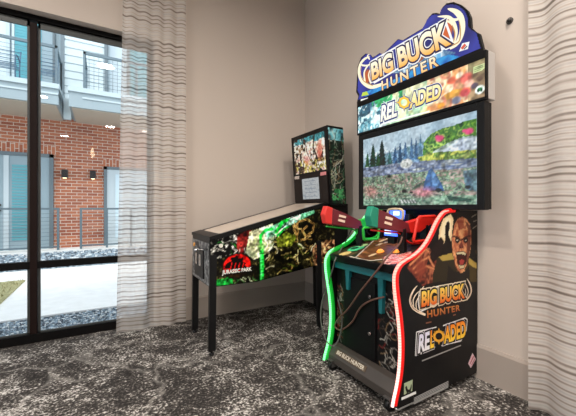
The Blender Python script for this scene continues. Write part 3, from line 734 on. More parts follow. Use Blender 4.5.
# ================================================================== ARCADE MACHINE
SV0, SV1 = 1.235, 1.885                        # right and left side panels (outer faces)
arc = thing('arcade_machine', 'large shooting arcade machine with glowing green and red edges, big screen and lit sign', 'arcade machine', (1.84, 1.58, 0))
edge = [(1.975, 1.158), (1.90, 1.153), (1.855, 1.136), (1.80, 1.085), (1.755, 1.025), (1.705, .968), (1.65, .925), (1.585, .893), (1.52, .872), (1.468, .85), (1.436, .81), (1.428, .765), (1.434, .70), (1.448, .62), (1.464, .53), (1.475, .43), (1.476, .34), (1.468, .25), (1.45, .17), (1.426, .10), (1.415, .06)]
edge_s = [tuple(p)[:2] for p in crom([(u, z, 0) for u, z in edge], 3)]
outline = edge_s + [(1.44, .035), (2.235, .035), (2.245, .06), (2.245, 1.158)]
def side_panel(v, t):
    return MB().prism([(u, v, z) for u, z in outline], (0, t, 0))
rp = obj('side_panel', side_panel(SV0, .02), M_black, arc)
lp = obj('side_panel', side_panel(SV1 - .02, .02), M_black, arc)
def strip(v, cols, name):
    pts = [(u - .004, v, z) for u, z in edge_s]; n = len(pts)
    mb = MB(); mb.tube(pts, .011, 8); me_o = obj(name, mb, None, arc) if False else None
    return mb
def strip_mat(name, stops, s):
    m = bpy.data.materials.new(name); m.use_nodes = True; nt = m.node_tree; b = nt.nodes['Principled BSDF']; L = nt.links.new
    tc = N(nt, 'ShaderNodeTexCoord'); sp = N(nt, 'ShaderNodeSeparateXYZ'); L(tc.outputs['Object'], sp.inputs[0])
    mr = N(nt, 'ShaderNodeMapRange'); mr.inputs['From Min'].default_value = 0; mr.inputs['From Max'].default_value = 1.2; L(sp.outputs['Z'], mr.inputs['Value'])
    c = ramp(nt, stops, mr.outputs[0])
    w = N(nt, 'ShaderNodeMath', operation='SINE'); ml = N(nt, 'ShaderNodeMath', operation='MULTIPLY'); ml.inputs[1].default_value = 2 * math.pi / .016
    L(sp.outputs['Z'], ml.inputs[0]); L(ml.outputs[0], w.inputs[0])
    st = N(nt, 'ShaderNodeMapRange'); st.inputs['From Min'].default_value = -1; st.inputs['From Max'].default_value = 1; st.inputs['To Min'].default_value = s * .75; st.inputs['To Max'].default_value = s * 1.2
    L(w.outputs[0], st.inputs['Value']); L(c, b.inputs['Emission Color']); L(st.outputs[0], b.inputs['Emission Strength']); b.inputs['Base Color'].default_value = (.05, .05, .05, 1)
    return m
# the light tubes sit in the rounded front edges of the two side panels (individual LEDs glow along them)
M_red = strip_mat('red_light_tube', [(0, (255, 200, 190)), (.25, (255, 168, 156)), (.55, (255, 150, 134)), (1, (255, 124, 108))], 1.5)
M_green = strip_mat('green_light_tube', [(0, (116, 255, 148)), (1, (116, 255, 148))], 1.5)
for v, m, lab in ((SV0 + .003, M_red, 'red glowing edge light of the right side panel'), (SV1 - .01, M_green, 'green glowing edge light of the left side panel')):
    o = obj('edge_light', MB().tube([(u - .014, v, z) for u, z in edge_s], .0085, 8), m, arc); o['label'] = lab
for v in (SV0 + .01, SV1 - .01):                 # coloured plastic channel behind each tube, the tube's halo given as emission
    cm = mat('red_channel', (150, 20, 18), .35, emit=(215, 8, 6), estr=.6) if v < 1.5 else mat('green_channel', (16, 120, 40), .35, emit=(4, 150, 34), estr=.5)
    obj('light_channel', MB().tube([(u + .009, v, z) for u, z in edge_s], .0165, 8), cm, arc)

# ---- right side artwork
Zs = zoomed(400, 200, 4.62)
def Q(x, y, Z=Zs):
    p = on_v(*Z(x, y), SV0); return (p.x, p.z)
def QL(*pts, Z=Zs): return [Q(x, y, Z) for x, y in pts]
sa = Paint(1.40, 2.24, .04, 1.15, .006, (17, 15, 16)); full = np.ones(sa.X.shape, bool)
sa.mottle(full, [(12, 11, 12), (20, 18, 18), (15, 14, 15)], 6, 2)
up = sa.Y > Q(200, 390)[1] - 0
sa.mottle(sa.inpoly(QL((100, 395), (30, 310), (60, 270), (120, 215), (150, 235), (190, 330), (230, 345), (160, 380))), [(40, 18, 14), (140, 62, 46), (80, 34, 26), (186, 108, 76), (50, 24, 20)], 16, 5)
sa.mottle(sa.inpoly(QL((240, 60), (355, 60), (355, 270), (330, 270))), [(10, 9, 9), (26, 20, 16), (14, 12, 12), (70, 54, 40)], 20, 6)
# warm glow and dark standing silhouette in front of it
sa.poly(QL((176, 190), (182, 130), (200, 85), (232, 66), (246, 90), (240, 140), (236, 190), (215, 215)), (236, 208, 160))
sa.poly(QL((184, 170), (196, 110), (215, 84), (232, 82), (236, 130), (226, 180)), (244, 226, 186))
sa.poly(QL((190, 265), (196, 212), (209, 184), (206, 160), (208, 122), (214, 104), (222, 98), (229, 108), (228, 130), (222, 158), (234, 190), (240, 262)), (22, 16, 16))
sa.poly(QL((120, 300), (150, 215), (188, 170), (202, 190), (186, 260), (140, 300)), (30, 18, 18))
# reaching hands, long fingers
for P in (((45, 300), (85, 262), (118, 228), (132, 240)), ((60, 318), (100, 280), (135, 262)), ((70, 335), (120, 305), (165, 322)), ((130, 262), (150, 300), (172, 326), (192, 330))):
    sa.line(QL(*P), .011, (172, 92, 62)); sa.line(QL(*P), .0045, (214, 146, 98))
sa.ell(*Q(95, 315), .05, .045, (140, 62, 46), .85, .6)
# olive jacket, dark shirt
sa.poly(QL((150, 345), (172, 262), (240, 242), (262, 330), (262, 372), (150, 380)), (46, 38, 24)); sa.poly(QL((176, 262), (240, 244), (246, 275), (196, 282)), (176, 150, 72))
sa.poly(QL((250, 335), (312, 268), (352, 290), (354, 378), (250, 378)), (74, 60, 30)); sa.poly(QL((312, 262), (352, 292), (352, 318), (318, 296)), (190, 160, 76))
sa.poly(QL((222, 300), (250, 330), (300, 330), (318, 300), (322, 380), (215, 380)), (24, 20, 18))
# screaming bald head
head = QL((246, 140), (240, 172), (238, 200), (242, 240), (250, 285), (262, 318), (280, 338), (298, 328), (312, 290), (322, 245), (327, 200), (328, 150), (322, 112), (306, 88), (286, 78), (264, 88), (252, 108))
sa.poly(head, (176, 96, 62)); sa.mottle(sa.inpoly(head), [(150, 66, 44), (214, 132, 84), (244, 186, 128), (176, 92, 64), (226, 150, 104)], 22, 11, .85)
sa.poly(QL((300, 95), (324, 120), (326, 200), (318, 262), (306, 300), (308, 200), (312, 140)), (94, 46, 36), .8)
sa.poly(QL((262, 95), (290, 92), (296, 130), (270, 140)), (150, 52, 40), .6)
for (ex, ey) in ((264, 184), (302, 184)):
    sa.ell(*Q(ex, ey), .026, .022, (30, 12, 10)); sa.ell(*Q(ex, ey + 2), .010, .005, (236, 226, 200))
sa.line(QL((246, 168), (262, 172), (280, 186), (304, 170), (324, 166)), .007, (60, 22, 18))
sa.poly(QL((270, 215), (282, 190), (294, 215), (288, 224), (276, 224)), (120, 50, 40)); sa.ell(*Q(276, 219), .006, .005, (30, 10, 10)); sa.ell(*Q(288, 219), .006, .005, (30, 10, 10))
sa.poly(QL((256, 244), (270, 236), (292, 236), (308, 246), (306, 285), (294, 316), (276, 320), (264, 296)), (58, 14, 12))
sa.poly(QL((260, 245), (272, 240), (292, 240), (304, 248), (300, 254), (282, 249), (264, 253)), (228, 216, 176)); sa.poly(QL((268, 300), (284, 304), (298, 298), (292, 314), (276, 316)), (214, 198, 156))
sa.poly(QL((272, 280), (284, 274), (296, 280), (290, 298), (276, 298)), (176, 66, 60))
for P in (((250, 262), (252, 300), (266, 326)), ((318, 262), (308, 300), (298, 322))): sa.line(QL(*P), .005, (86, 36, 28))
# claw scratches on the dark ground, top right
for P in (((330, 78), (352, 66)), ((338, 100), (356, 92)), ((336, 130), (354, 118))): sa.line(QL(*P), .004, (150, 140, 124))
smask = sa.inpoly([(u + .012, z) for u, z in edge_s] + [(1.45, .045), (2.235, .045), (2.235, 1.15)])
sart = obj('side_artwork', sa.mesh('side_artwork', lambda x, y: np.stack([x, np.full_like(x, SV0 - .002), y], 1), smask), M_art, rp)
sart['label'] = 'printed side artwork of a screaming bald figure in an olive jacket'
NY = (0, -1, 0)
def sq(Z, *pts): return [on_v(*Z(x, y), SV0) for x, y in pts]
Z2 = zoomed(400, 270, 7.2); Z3 = zoomed(400, 310, 6.94); Z4 = zoomed(395, 360, 6.4)
def ribbons(name, lines, plane, m, parent):
    """flat printed strokes; plane maps a pixel to a point, widths in metres"""
    mb = MB(); mats = []
    for P, w, mt, lift in lines:
        if mt not in mats: mats.append(mt)
        mb.mi = mats.index(mt); pts = crom([plane(p, lift) for p in P], 4) if len(P) > 2 else [plane(p, lift) for p in P]
        nv = (plane(P[0], lift + .01) - plane(P[0], lift)).normalized(); A_, B_ = [], []; n = len(pts)
        for i, p in enumerate(pts):
            t = (pts[min(i + 1, n - 1)] - pts[max(i - 1, 0)]).normalized(); s = nv.cross(t)
            k = i / (n - 1); ww = w * (1 - abs(2 * k - .8) ** 3 * .5) if len(P) > 2 else w
            A_.append(mb.bm.verts.new(p + s * ww / 2)); B_.append(mb.bm.verts.new(p - s * ww / 2))
        for i in range(n - 1):
            f = mb.bm.faces.new([A_[i], A_[i + 1], B_[i + 1], B_[i]]); f.material_index = mb.mi
    me = bpy.data.meshes.new(name); mb.bm.to_mesh(me); mb.bm.free(); o = bpy.data.objects.new(name, me); COL.objects.link(o)
    for q in mats: me.materials.append(q)
    adopt(o, parent); return o
def pv(Z): return lambda p, l: on_v(*Z(*p), SV0) + Vector((0, -.002 - l, 0))
I_cream = mat('ink_cream', (236, 214, 188), .4); I_white = mat('ink_white', (232, 230, 228), .4); I_black = mat('ink_black', (12, 11, 12), .4); I_orange = mat('ink_orange', (222, 122, 40), .4); I_brown = mat('ink_brown', (120, 66, 40), .4)
ant = []
for P, w in ((((180, 322), (130, 300), (88, 268), (70, 222), (78, 180), (98, 140), (122, 112)), .017), (((96, 262), (92, 215), (112, 175), (138, 150)), .009), (((118, 290), (112, 245), (120, 215), (150, 160)), .008), (((150, 140), (170, 116)), .006),
             (((412, 200), (450, 216), (490, 196), (510, 150), (500, 100), (478, 60)), .016), (((470, 205), (488, 160), (474, 110), (452, 78)), .009), (((448, 205), (470, 170), (464, 128)), .007)):
    ant.append((P, w, I_cream, .001))
for P in (((130, 300), (88, 268), (72, 222), (84, 170)), ((450, 214), (488, 194), (506, 150))): ant.append((P, .004, I_brown, .0022))
ribbons('antler_print', [a for a in ant if a[0][0][0] < 300], pv(Z2), None, rp); ribbons('antler_print', [a for a in ant if a[0][0][0] >= 300], pv(Z2), None, rp)
ribbons('logo_banner', [(((136, 152), (300, 112), (470, 88)), .010, I_white, .0008), (((140, 300), (300, 232), (470, 210)), .010, I_white, .0008), (((138, 150), (128, 228), (142, 304)), .008, I_white, .0008)], pv(Z2), None, rp)
W3 = ((250, 248, 244), (250, 248, 244)); K2 = ((14, 12, 12), (14, 12, 12))
letters('lettering', 'BIG BUCK', sq(Z2, (146, 268), (462, 202), (458, 94), (150, 152)), NY, .004, M_print, rp, [(.14, ((226, 204, 176), (236, 218, 190))), (.085, K2), (.0, ((222, 84, 28), (252, 218, 96)))], .045)
letters('lettering', 'HUNTER', sq(Z2, (192, 346), (430, 292), (428, 248), (190, 292)), NY, .004, M_print, rp, [(0, ((160, 80, 40), (206, 130, 66)))], .03, 0, 1.15)
ribbons('logo_frame', [(p, .007, I_white, .0008) for p in (((112, 152), (250, 118)), ((296, 108), (448, 54)), ((448, 54), (464, 66)), ((464, 66), (458, 140)), ((458, 140), (420, 214)), ((420, 214), (285, 246)), ((240, 256), (104, 316)), ((104, 316), (112, 152)))], pv(Z3), None, rp)
RE = [(.10, ((214, 206, 210), (214, 206, 210))), (.065, K2), (0, ((240, 236, 236), (226, 222, 240)))]; OR = [(.10, ((214, 206, 210), (214, 206, 210))), (.065, K2), (0, ((250, 206, 60), (244, 128, 30)))]
letters('lettering', 'RE', sq(Z3, (118, 300), (200, 268), (200, 142), (128, 170)), NY, .004, M_print, rp, RE, .04)
letters('lettering', 'L', sq(Z3, (203, 266), (230, 256), (230, 132), (206, 141)), NY, .004, M_print, rp, OR, .04)
letters('lettering', 'ADED', sq(Z3, (298, 234), (452, 182), (448, 68), (302, 114)), NY, .004, M_print, rp, OR, .04)
def reticle(mapf, cx, cy, r, mats, name, parent, lift):
    mb = MB(); n = 24
    def P(rr, a): return mapf((cx + rr * math.cos(a), cy + rr * math.sin(a) * 1.0), lift)
    for k in range(n):
        a, b = 2 * math.pi * k / n, 2 * math.pi * (k + 1) / n; mb.flat([P(r * .5, a), P(r * .86, a), P(r * .86, b), P(r * .5, b)])
    for k in range(8):
        a = math.pi * k / 4; R = 1.25 if k % 2 == 0 else 1.0; mb.flat([P(r * .75, a - .22), P(r * R, a), P(r * .75, a + .22)])
    me = bpy.data.meshes.new(name); mb.bm.to_mesh(me); mb.bm.free(); o = bpy.data.objects.new(name, me); COL.objects.link(o); me.materials.append(mats); adopt(o, parent); return o
reticle(pv(Z3), 264, 180, 48, mat('ink_amber', (246, 176, 50), .4), 'reticle_print', rp, .004)
ribbons('fine_print', [(((150, 352), (420, 244)), .008, mat('ink_grey', (150, 146, 142), .5), .001)], pv(Z3), None, rp)
for p in (((176, 90), (215, 82)), ((365, 36), (385, 30))): ribbons('accent_print', [(p, .009, I_brown, .001)], pv(Z3), None, rp)
# white tilted sticker, lower logo square and pale striped plate
st = MB(); st.flat(sq(Z3, (470, 370), (500, 296), (524, 340), (488, 402))); o = obj('sticker', st, mat('sticker_pink', (222, 190, 196), .5), rp); o.location.y = -.003
ribbons('sticker_print', [(((480, 372), (506, 316)), .008, mat('ink_red', (176, 60, 66), .5), .002), (((490, 380), (514, 336)), .006, mat('ink_red'), .002)], lambda p, l: on_v(*Z3(*p), SV0) + Vector((0, -.004 - l, 0)), None, rp)
lg = MB(); lg.flat(sq(Z4, (54, 222), (108, 196), (110, 124), (56, 148))); o = obj('logo_square', lg, mat('ink_sage', (176, 188, 150), .5), rp); o.location.y = -.003
ribbons('logo_mark', [(((66, 166), (72, 190), (84, 196), (96, 182), (100, 152)), .016, I_black, .003), (((72, 214), (76, 196)), .012, I_black, .003), (((94, 206), (92, 188)), .012, I_black, .003)], pv(Z4), None, rp)
ribbons('logo_caption', [(((38, 248), (132, 206)), .016, I_white, .001)], pv(Z4), None, rp)
vp = MB()
for k in range(5):
    y0 = 240 + k * 9; y1 = 132 + k * 9; vp.flat(sq(Z4, (118, y0), (338, y1), (338, y1 + 5.5), (118, y0 + 5.5)))
o = obj('vent_stripe', vp, mat('ink_silver', (170, 168, 166), .4), rp); o.location.y = -.004
obj('bottom_trim', MB().tube([(1.425, SV0 + .002, .045), (1.44, SV0 + .002, .032), (1.56, SV0 + .002, .032)], .006, 6).box(1.56, 1.86, SV0 - .004, SV0 + .002, .028, .036), mat('trim_silver', (176, 174, 172), .3, .6), rp)

# ---- body between the sides
obj('body', MB().box(1.52, 2.235, SV0 + .02, SV1 - .02, .06, .80), M_black, arc)
fu = 1.515
fp = Paint(SV0 + .022, SV1 - .022, .16, .80, .006, (12, 12, 13)); full = np.ones(fp.X.shape, bool)
d0 = on_u(376.5, 310, fu).y; d1 = on_u(345, 310, fu).y
rn = random.Random(11)
for _ in range(150):
    rt = rn.random() < .5
    x = rn.uniform(SV0 + .03, d0 - .01) if rt else rn.uniform(d1 + .01, SV1 - .03); z = rn.uniform(.2, .62); a = rn.uniform(0, 6.28); P = []
    for k in range(6): P.append((x, z)); a += rn.uniform(-1.1, 1.1); x += math.cos(a) * .014; z += math.sin(a) * .016
    if all((q[0] < d0 - .008) == rt and (q[0] < d0 - .008 or q[0] > d1 + .008) for q in P): fp.line(P, .0038, rn.choice([(176, 172, 160), (120, 116, 108), (60, 50, 40), (130, 106, 76), (110, 30, 26), (12, 12, 12)]), .9)
fart = obj('front_artwork', fp.mesh('front_artwork', lambda x, y: np.stack([np.full_like(x, fu), x, y], 1)), M_art, arc)
dr = obj('service_door', MB().box(fu - .012, fu, d0, d1, .19, .69, .004), mat('door_black', (6, 6, 7), .5, spec=.2), arc)
for z in (.60, .36):
    obj('lock', MB().cyl((fu - .026, d0 + .04, z), (fu - .01, d0 + .04, z), .011, 14), mat('chrome'), dr)
M_tealp = mat('teal_panel', (14, 96, 102), .4)
tb = MB(); tb.box(fu - .03, fu, SV0 + .03, SV1 - .03, .735, .785, .004); obj('teal_rail', tb, M_tealp, arc)
for (px, z0) in ((347, .60), (380, .52)):
    v = on_u(px, 275, fu - .03).y
    obj('teal_post', MB().prism([(fu - .028, v - .022, .74), (fu - .028, v + .022, .74), (fu - .028, v + .012, z0), (fu - .028, v - .012, z0)], (.028, 0, 0)), M_tealp, arc)
# kick plate with badge
k0, k1 = SV0 + .021, SV1 - .021
kp = obj('kick_plate', MB().prism([(1.435, k0, .055), (1.435, k0, .105), (1.475, k0, .165), (1.56, k0, .19), (1.56, k0, .055)], (0, k1 - k0, 0), .004), mat('kick_plate_grey', (66, 60, 55), .5, .2), arc)
nrm = Vector((-.06, 0, .04)).normalized()
def onk(px, py):
    a, b, c = _ray(px, py); o = Vector((1.435, 0, .105)); n = Vector((-.06, 0, .04)); d = (n.x * o.x + n.z * (o.z - H)) / (n.x * a + n.z * c); return Vector((a * d, b * d, H + c * d))
Zk = zoomed(310, 320, 4.33)
bq = [(1.447, 1.80, .123), (1.447, 1.50, .123), (1.468, 1.50, .154), (1.468, 1.80, .154)]
kb = MB(); kb.hexa([Vector(p) + nrm * .001 for p in bq], [Vector(p) + nrm * .005 for p in bq]); obj('badge', kb, mat('badge_bronze', (96, 78, 60), .35, .5), kp)
bq2 = [Vector(p) for p in ((1.45, 1.785, .128), (1.45, 1.515, .128), (1.465, 1.515, .150), (1.465, 1.785, .150))]
letters('badge_lettering', 'BIG BUCK HUNTER', bq2, nrm, .006, M_print, kp, [(0, ((206, 196, 178), (206, 196, 178)))], .02)
# casters
for (u, v) in ((1.46, SV0 + .06), (1.46, SV1 - .06), (2.17, SV0 + .06), (2.17, SV1 - .06)):
    cs = MB(); cs.cyl((u - .02, v - .016, .032), (u - .02, v + .016, .032), .032, 18)
    co = obj('caster', cs, mat('caster_black', (14, 14, 14), .5, spec=.3), arc)
    obj('caster_fork', MB().box(u - .04, u + .02, v - .024, v - .018, .03, .075).box(u - .04, u + .02, v + .018, v + .024, .03, .075).box(u - .045, u + .035, v - .026, v + .026, .07, .078), mat('zinc', (120, 118, 116), .35, .8), co)

# ---- control deck
def dz(u): return .838 + (u - 1.45) * .22
dk = MB(); dk.prism([(1.445, SV0 + .021, dz(1.445)), (2.0, SV0 + .021, dz(2.0)), (2.0, SV0 + .021, dz(2.0) - .09), (1.5, SV0 + .021, dz(1.5) - .075), (1.45, SV0 + .021, dz(1.45) - .045)], (0, SV1 - SV0 - .042, 0), .004)
deck = obj('control_deck', dk, M_black, arc)
obj('rear_cabinet', MB().box(1.99, 2.235, SV0 + .021, SV1 - .021, .78, 1.06, .004), M_black, arc)
def on_deck(px, py):
    a, b, c = _ray(px, py); d = (.838 - 1.45 * .22 - H) / (c - .22 * a); return Vector((a * d, b * d, H + c * d))
Zd = zoomed(325, 230, 6.94)
def D(x, y): p = on_deck(*Zd(x, y)); return (p.x, p.y)
def DL(*p): return [D(x, y) for x, y in p]
da = Paint(1.455, 1.98, SV0 + .025, SV1 - .025, .006, (24, 18, 16)); full = np.ones(da.X.shape, bool)
da.mottle(full, [(14, 12, 12), (52, 34, 24), (28, 22, 18), (96, 66, 44), (20, 18, 16)], 18, 3)
da.mottle(da.inpoly(DL((225, 185), (350, 62), (520, 40), (560, 60), (470, 160), (395, 205), (300, 215))), [(66, 36, 22), (120, 72, 44), (84, 48, 30), (150, 98, 60)], 10, 5, 1, 3, 1)
da.ell(*D(215, 130), .07, .05, (70, 190, 130)); da.ell(*D(205, 128), .035, .025, (20, 70, 50)); da.ell(*D(140, 165), .05, .035, (196, 170, 110))
da.ell(*D(265, 108), .04, .03, (160, 190, 130))
for (x, y) in ((400, 75), (440, 60), (375, 102), (430, 86), (330, 175)): da.ell(*D(x, y), .035, .016, (216, 186, 146))
da.line(DL((175, 186), (250, 205), (310, 216), (392, 206)), .008, (210, 200, 184)); da.line(DL((215, 190), (290, 120), (352, 62)), .006, (190, 178, 160))
da.mottle(da.inpoly(DL((400, 225), (412, 190), (450, 168), (520, 172), (600, 150), (600, 215), (500, 235), (410, 245))), [(150, 30, 26), (226, 190, 180), (190, 60, 50), (236, 220, 210), (120, 20, 20)], 26, 7)
obj('deck_artwork', da.mesh('deck_artwork', lambda x, y: np.stack([x, y, .838 + (x - 1.45) * .22 + .0025], 1)), M_art, deck)
dn = Vector((-.22, 0, 1)).normalized(); M_btn = mat('orange_button', (236, 150, 70), .25, emit=(255, 140, 50), estr=.5)
for (x, y) in ((385, 155), (492, 155)):
    u, v = D(x, y); p = Vector((u, v, dz(u) + .003)); b = MB(); b.cyl(p, p + dn * .006, .026, 18, .024); b.dome(p + dn * .006, dn, .021, .014); obj('start_button', b, M_btn, deck)
# holster cradles (frame of bars that carries each gun)
def cradle(v, m, lab, loop, lv):
    mb = MB()
    mb.prism([(1.665, v - .024, dz(1.665)), (1.655, v - .024, 1.04), (1.69, v - .024, 1.045), (1.695, v - .024, dz(1.695))], (0, .048, 0), .005)
    o = obj('gun_cradle', mb, M_satin, deck); mb = MB()
    mb.prism([(1.885, v - .024, dz(1.885)), (1.88, v - .024, 1.06), (1.91, v - .024, 1.065), (1.915, v - .024, dz(1.915))], (0, .048, 0), .005)
    obj('gun_cradle', mb, M_satin, deck)
    P = [on_v(px, py, lv) for px, py in loop]; P = [P[k].lerp(P[(k + 1) % 4], t) for k in range(4) for t in (.08, .3, .5, .7, .92)]
    o = obj('cradle_guard', MB().tube(P, .010, 7, True), m, deck); o['label'] = lab + ' guard frame'
GV1, GV2 = 1.80, 1.40
cradle(GV1, mat('cradle_green', (36, 170, 50), .35), 'green gun cradle', ((363, 228), (379, 226), (378, 239), (364, 240)), 1.66); cradle(GV2, mat('cradle_red_lit', (200, 40, 28), .35), 'red-lit gun cradle', ((418, 217), (436, 216), (429, 240), (413, 242)), 1.31)  # red guard's colour carries the glow of the red edge light
# card reader console: two small blue screens, one in a beige rounded frame
cv = on_u(398, 217, 1.93).y
cr = obj('card_reader', MB().prism([(1.955, cv - .10, dz(1.955)), (1.90, cv - .10, dz(1.9)), (1.935, cv - .10, 1.13), (1.985, cv - .10, 1.13)], (0, .2, 0), .006), M_satin, arc)
rr = []
for k in range(24):
    a = 2 * math.pi * k / 24; c, s = math.cos(a), math.sin(a)
    rr.append((1.90, cv + .072 * math.copysign(abs(c) ** .5, c), 1.125 + .042 * math.copysign(abs(s) ** .5, s)))
obj('screen_frame', MB().tube(rr, .010, 7, True), mat('beige_plastic', (196, 172, 140), .4), cr)
M_blue1 = mat('blue_screen', (60, 90, 220), .2, emit=(70, 110, 255), estr=1.3); M_blue2 = mat('pale_screen', (180, 200, 255), .2, emit=(190, 210, 255), estr=1.2)
s1 = MB(); s1.box(1.905, 1.94, cv - .06, cv + .06, 1.092, 1.158, .004); s1.mi = 1; s1.box(1.902, 1.906, cv - .035, cv + .02, 1.12, 1.15); obj('card_screen', s1, [M_blue1, M_blue2], cr)
p2 = on_u(389, 231, 1.78); s2 = MB(); s2.prism([(1.79, p2.y - .055, p2.z - .035), (1.80, p2.y - .055, p2.z + .03), (1.83, p2.y - .055, p2.z + .03), (1.83, p2.y - .055, p2.z - .04)], (0, .11, 0)); s2.mi = 1; s2.box(1.783, 1.79, p2.y - .01, p2.y + .045, p2.z - .02, p2.z + .015)
obj('player_screen', s2, [M_blue1, M_blue2], cr)
obj('screen_stalk', MB().box(1.80, 1.83, p2.y - .03, p2.y + .03, dz(1.8), p2.z - .03), M_satin, cr)
# upright that carries screen and sign
obj('support_column', MB().box(2.09, 2.2, 1.33, 1.80, 1.05, 2.1, .006), M_satin, arc)

# ---- big screen
TU = 1.95; TV0, TV1 = 1.032, 2.10; TZ0, TZ1 = 1.163, 1.815
tvb = MB()
sx0 = on_u(476.6, 160, TU).y; sx1 = on_u(362.9, 160, TU).y; sz0 = on_u(476.6, 204.3, TU).z; sz1 = on_u(476.6, 110.3, TU).z
tvb.box(TU, TU + .05, TV0, sx0, TZ0, TZ1, .003); tvb.box(TU, TU + .05, sx1, TV1, TZ0, TZ1, .003); tvb.box(TU, TU + .05, sx0 - .002, sx1 + .002, TZ0, sz0, .003); tvb.box(TU, TU + .05, sx0 - .002, sx1 + .002, sz1, TZ1, .003)
tvb.box(TU + .03, TU + .085, TV0 + .004, TV1 - .004, TZ0 + .004, TZ1 - .004)
tv = obj('display_bezel', tvb, mat('bezel_black', (9, 9, 10), .4, spec=.22), arc)
obj('display_mount', MB().box(TU + .08, 2.1, 1.4, 1.74, 1.3, 1.7), M_satin, arc)
Zt = zoomed(340, 95, 3.5875)
def T(x, y): p = on_u(*Zt(x, y), TU + .004); return (p.y, p.z)
def TL(*p): return [T(x, y) for x, y in p]
tp = Paint(sx1, sx0, sz0, sz1, .0055, (196, 208, 222)); full = np.ones(tp.X.shape, bool)
tp.mottle(full, [(164, 186, 200), (190, 206, 216), (176, 196, 208), (206, 218, 224)], 4, 2)
tp.mottle(tp.inpoly(TL((80, 250), (110, 225), (220, 195), (300, 165), (320, 215), (300, 240), (80, 275))), [(96, 130, 166), (130, 160, 188), (110, 144, 150), (150, 176, 200)], 8, 4, .85)
def pine(x, y0, y1, w, col):
    n = 6
    for k in range(n):
        a = k / n; yt = y0 + (y1 - y0) * a * .85; yb = y0 + (y1 - y0) * (a * .85 + .3); ww = w * (.25 + .75 * (k + 1) / n)
        tp.poly(TL((x, yt), (x + ww / 2, yb), (x - ww / 2, yb)), col)
for a in ((197, 182, 245, 24, (70, 104, 136)), (215, 168, 242, 22, (62, 98, 128)), (234, 165, 238, 22, (84, 118, 150)), (256, 150, 232, 20, (92, 124, 156)), (272, 150, 230, 18, (74, 108, 140)), (288, 140, 228, 20, (96, 130, 150)), (178, 200, 250, 24, (70, 110, 110)),
          (118, 172, 262, 34, (38, 76, 62)), (150, 158, 258, 40, (30, 62, 58)), (98, 205, 265, 22, (56, 96, 66)), (136, 205, 262, 24, (46, 88, 58))): pine(*a)
m = tp.inpoly(TL((295, 215), (300, 170), (325, 140), (360, 122), (400, 112), (440, 96), (490, 84), (490, 150), (430, 158), (380, 190), (340, 215)))
tp.mottle(m, [(40, 84, 44), (120, 160, 70), (70, 120, 60), (176, 200, 110), (54, 96, 56)], 22, 6)
for (x, y, r) in ((357, 156, .03), (462, 130, .028), (348, 150, .016), (445, 128, .014)): tp.ell(*T(x, y), r, r * .7, (226, 92, 142), .95, .6)
tp.mottle(tp.inpoly(TL((330, 205), (390, 170), (440, 150), (490, 145), (490, 200), (400, 205), (340, 220))), [(168, 182, 206), (206, 214, 228), (180, 192, 196)], 7, 8, .8)
tp.mottle(tp.inpoly(TL((275, 225), (340, 205), (420, 200), (490, 195), (490, 235), (300, 248))), [(120, 150, 74), (206, 206, 110), (90, 120, 60), (176, 190, 120)], 22, 9)
tp.mottle(tp.inpoly(TL((80, 262), (180, 248), (300, 236), (490, 226), (490, 262), (300, 276), (80, 300))), [(110, 124, 150), (150, 158, 172), (96, 110, 140), (170, 176, 176)], 10, 10, 1, 1, 4)
tp.ell(*T(237, 246), .055, .035, (200, 204, 202)); tp.ell(*T(232, 250), .035, .02, (150, 154, 150), .7)
fg = tp.inpoly(TL((80, 296), (300, 274), (490, 258), (490, 400), (80, 410)))
tp.mottle(fg, [(82, 110, 90), (140, 150, 138), (172, 148, 146), (112, 138, 112), (160, 178, 158), (92, 108, 104), (182, 182, 168)], 20, 12, 1, 1, 2)
tp.mottle(fg & (tp.Y < T(200, 368)[1]), [(96, 140, 120), (150, 180, 160), (80, 116, 104)], 20, 14, .6, 1, 3)
tp.mottle(tp.inpoly(TL((440, 270), (490, 265), (490, 345), (450, 340))), [(74, 98, 124), (110, 140, 150), (60, 80, 100)], 18, 15, .8)
tp.poly(TL((296, 342), (306, 300), (318, 270), (328, 262), (346, 290), (366, 322), (374, 345)), (74, 108, 150)); tp.poly(TL((324, 270), (332, 272), (356, 315), (350, 335), (330, 320)), (104, 136, 172), .8)
tp.ell(*T(300, 348), .09, .035, (214, 120, 140), .55, .9); tp.ell(*T(110, 345), .07, .04, (206, 130, 130), .5, .9)
for (x, y, w) in ((230, 345, .022), (352, 341, .022), (196, 345, .012), (458, 330, .018), (255, 350, .012), (176, 292, .018)): tp.ell(*T(x, y), w, w * .6, (26, 32, 34), .9, .4)
tp.mottle(tp.inpoly(TL((380, 360), (470, 372), (470, 384), (390, 380))), [(40, 74, 64), (70, 110, 96)], 20, 3)
for k, w in enumerate((4, 10, 10, 12, 10)): tp.line(TL((219 + k * 11, 378 - k * .3), (219 + k * 11 + min(w, 7), 387 - k * .3)), .006, (236, 240, 240))
sky = tp.C.copy(); tp.grain(75, 3, .5); tp.grain(38, 5, .35); k = (tp.Y > T(200, 190)[1])[..., None]; tp.C = np.where(k, tp.C * .35 + sky * .65, tp.C); tp.contrast(1.3, 158)
obj('display_image', tp.mesh('display_image', lambda x, y: np.stack([np.full_like(x, TU + .006), x, y], 1)), print_mat('screen_lit', .12, .52), tv)

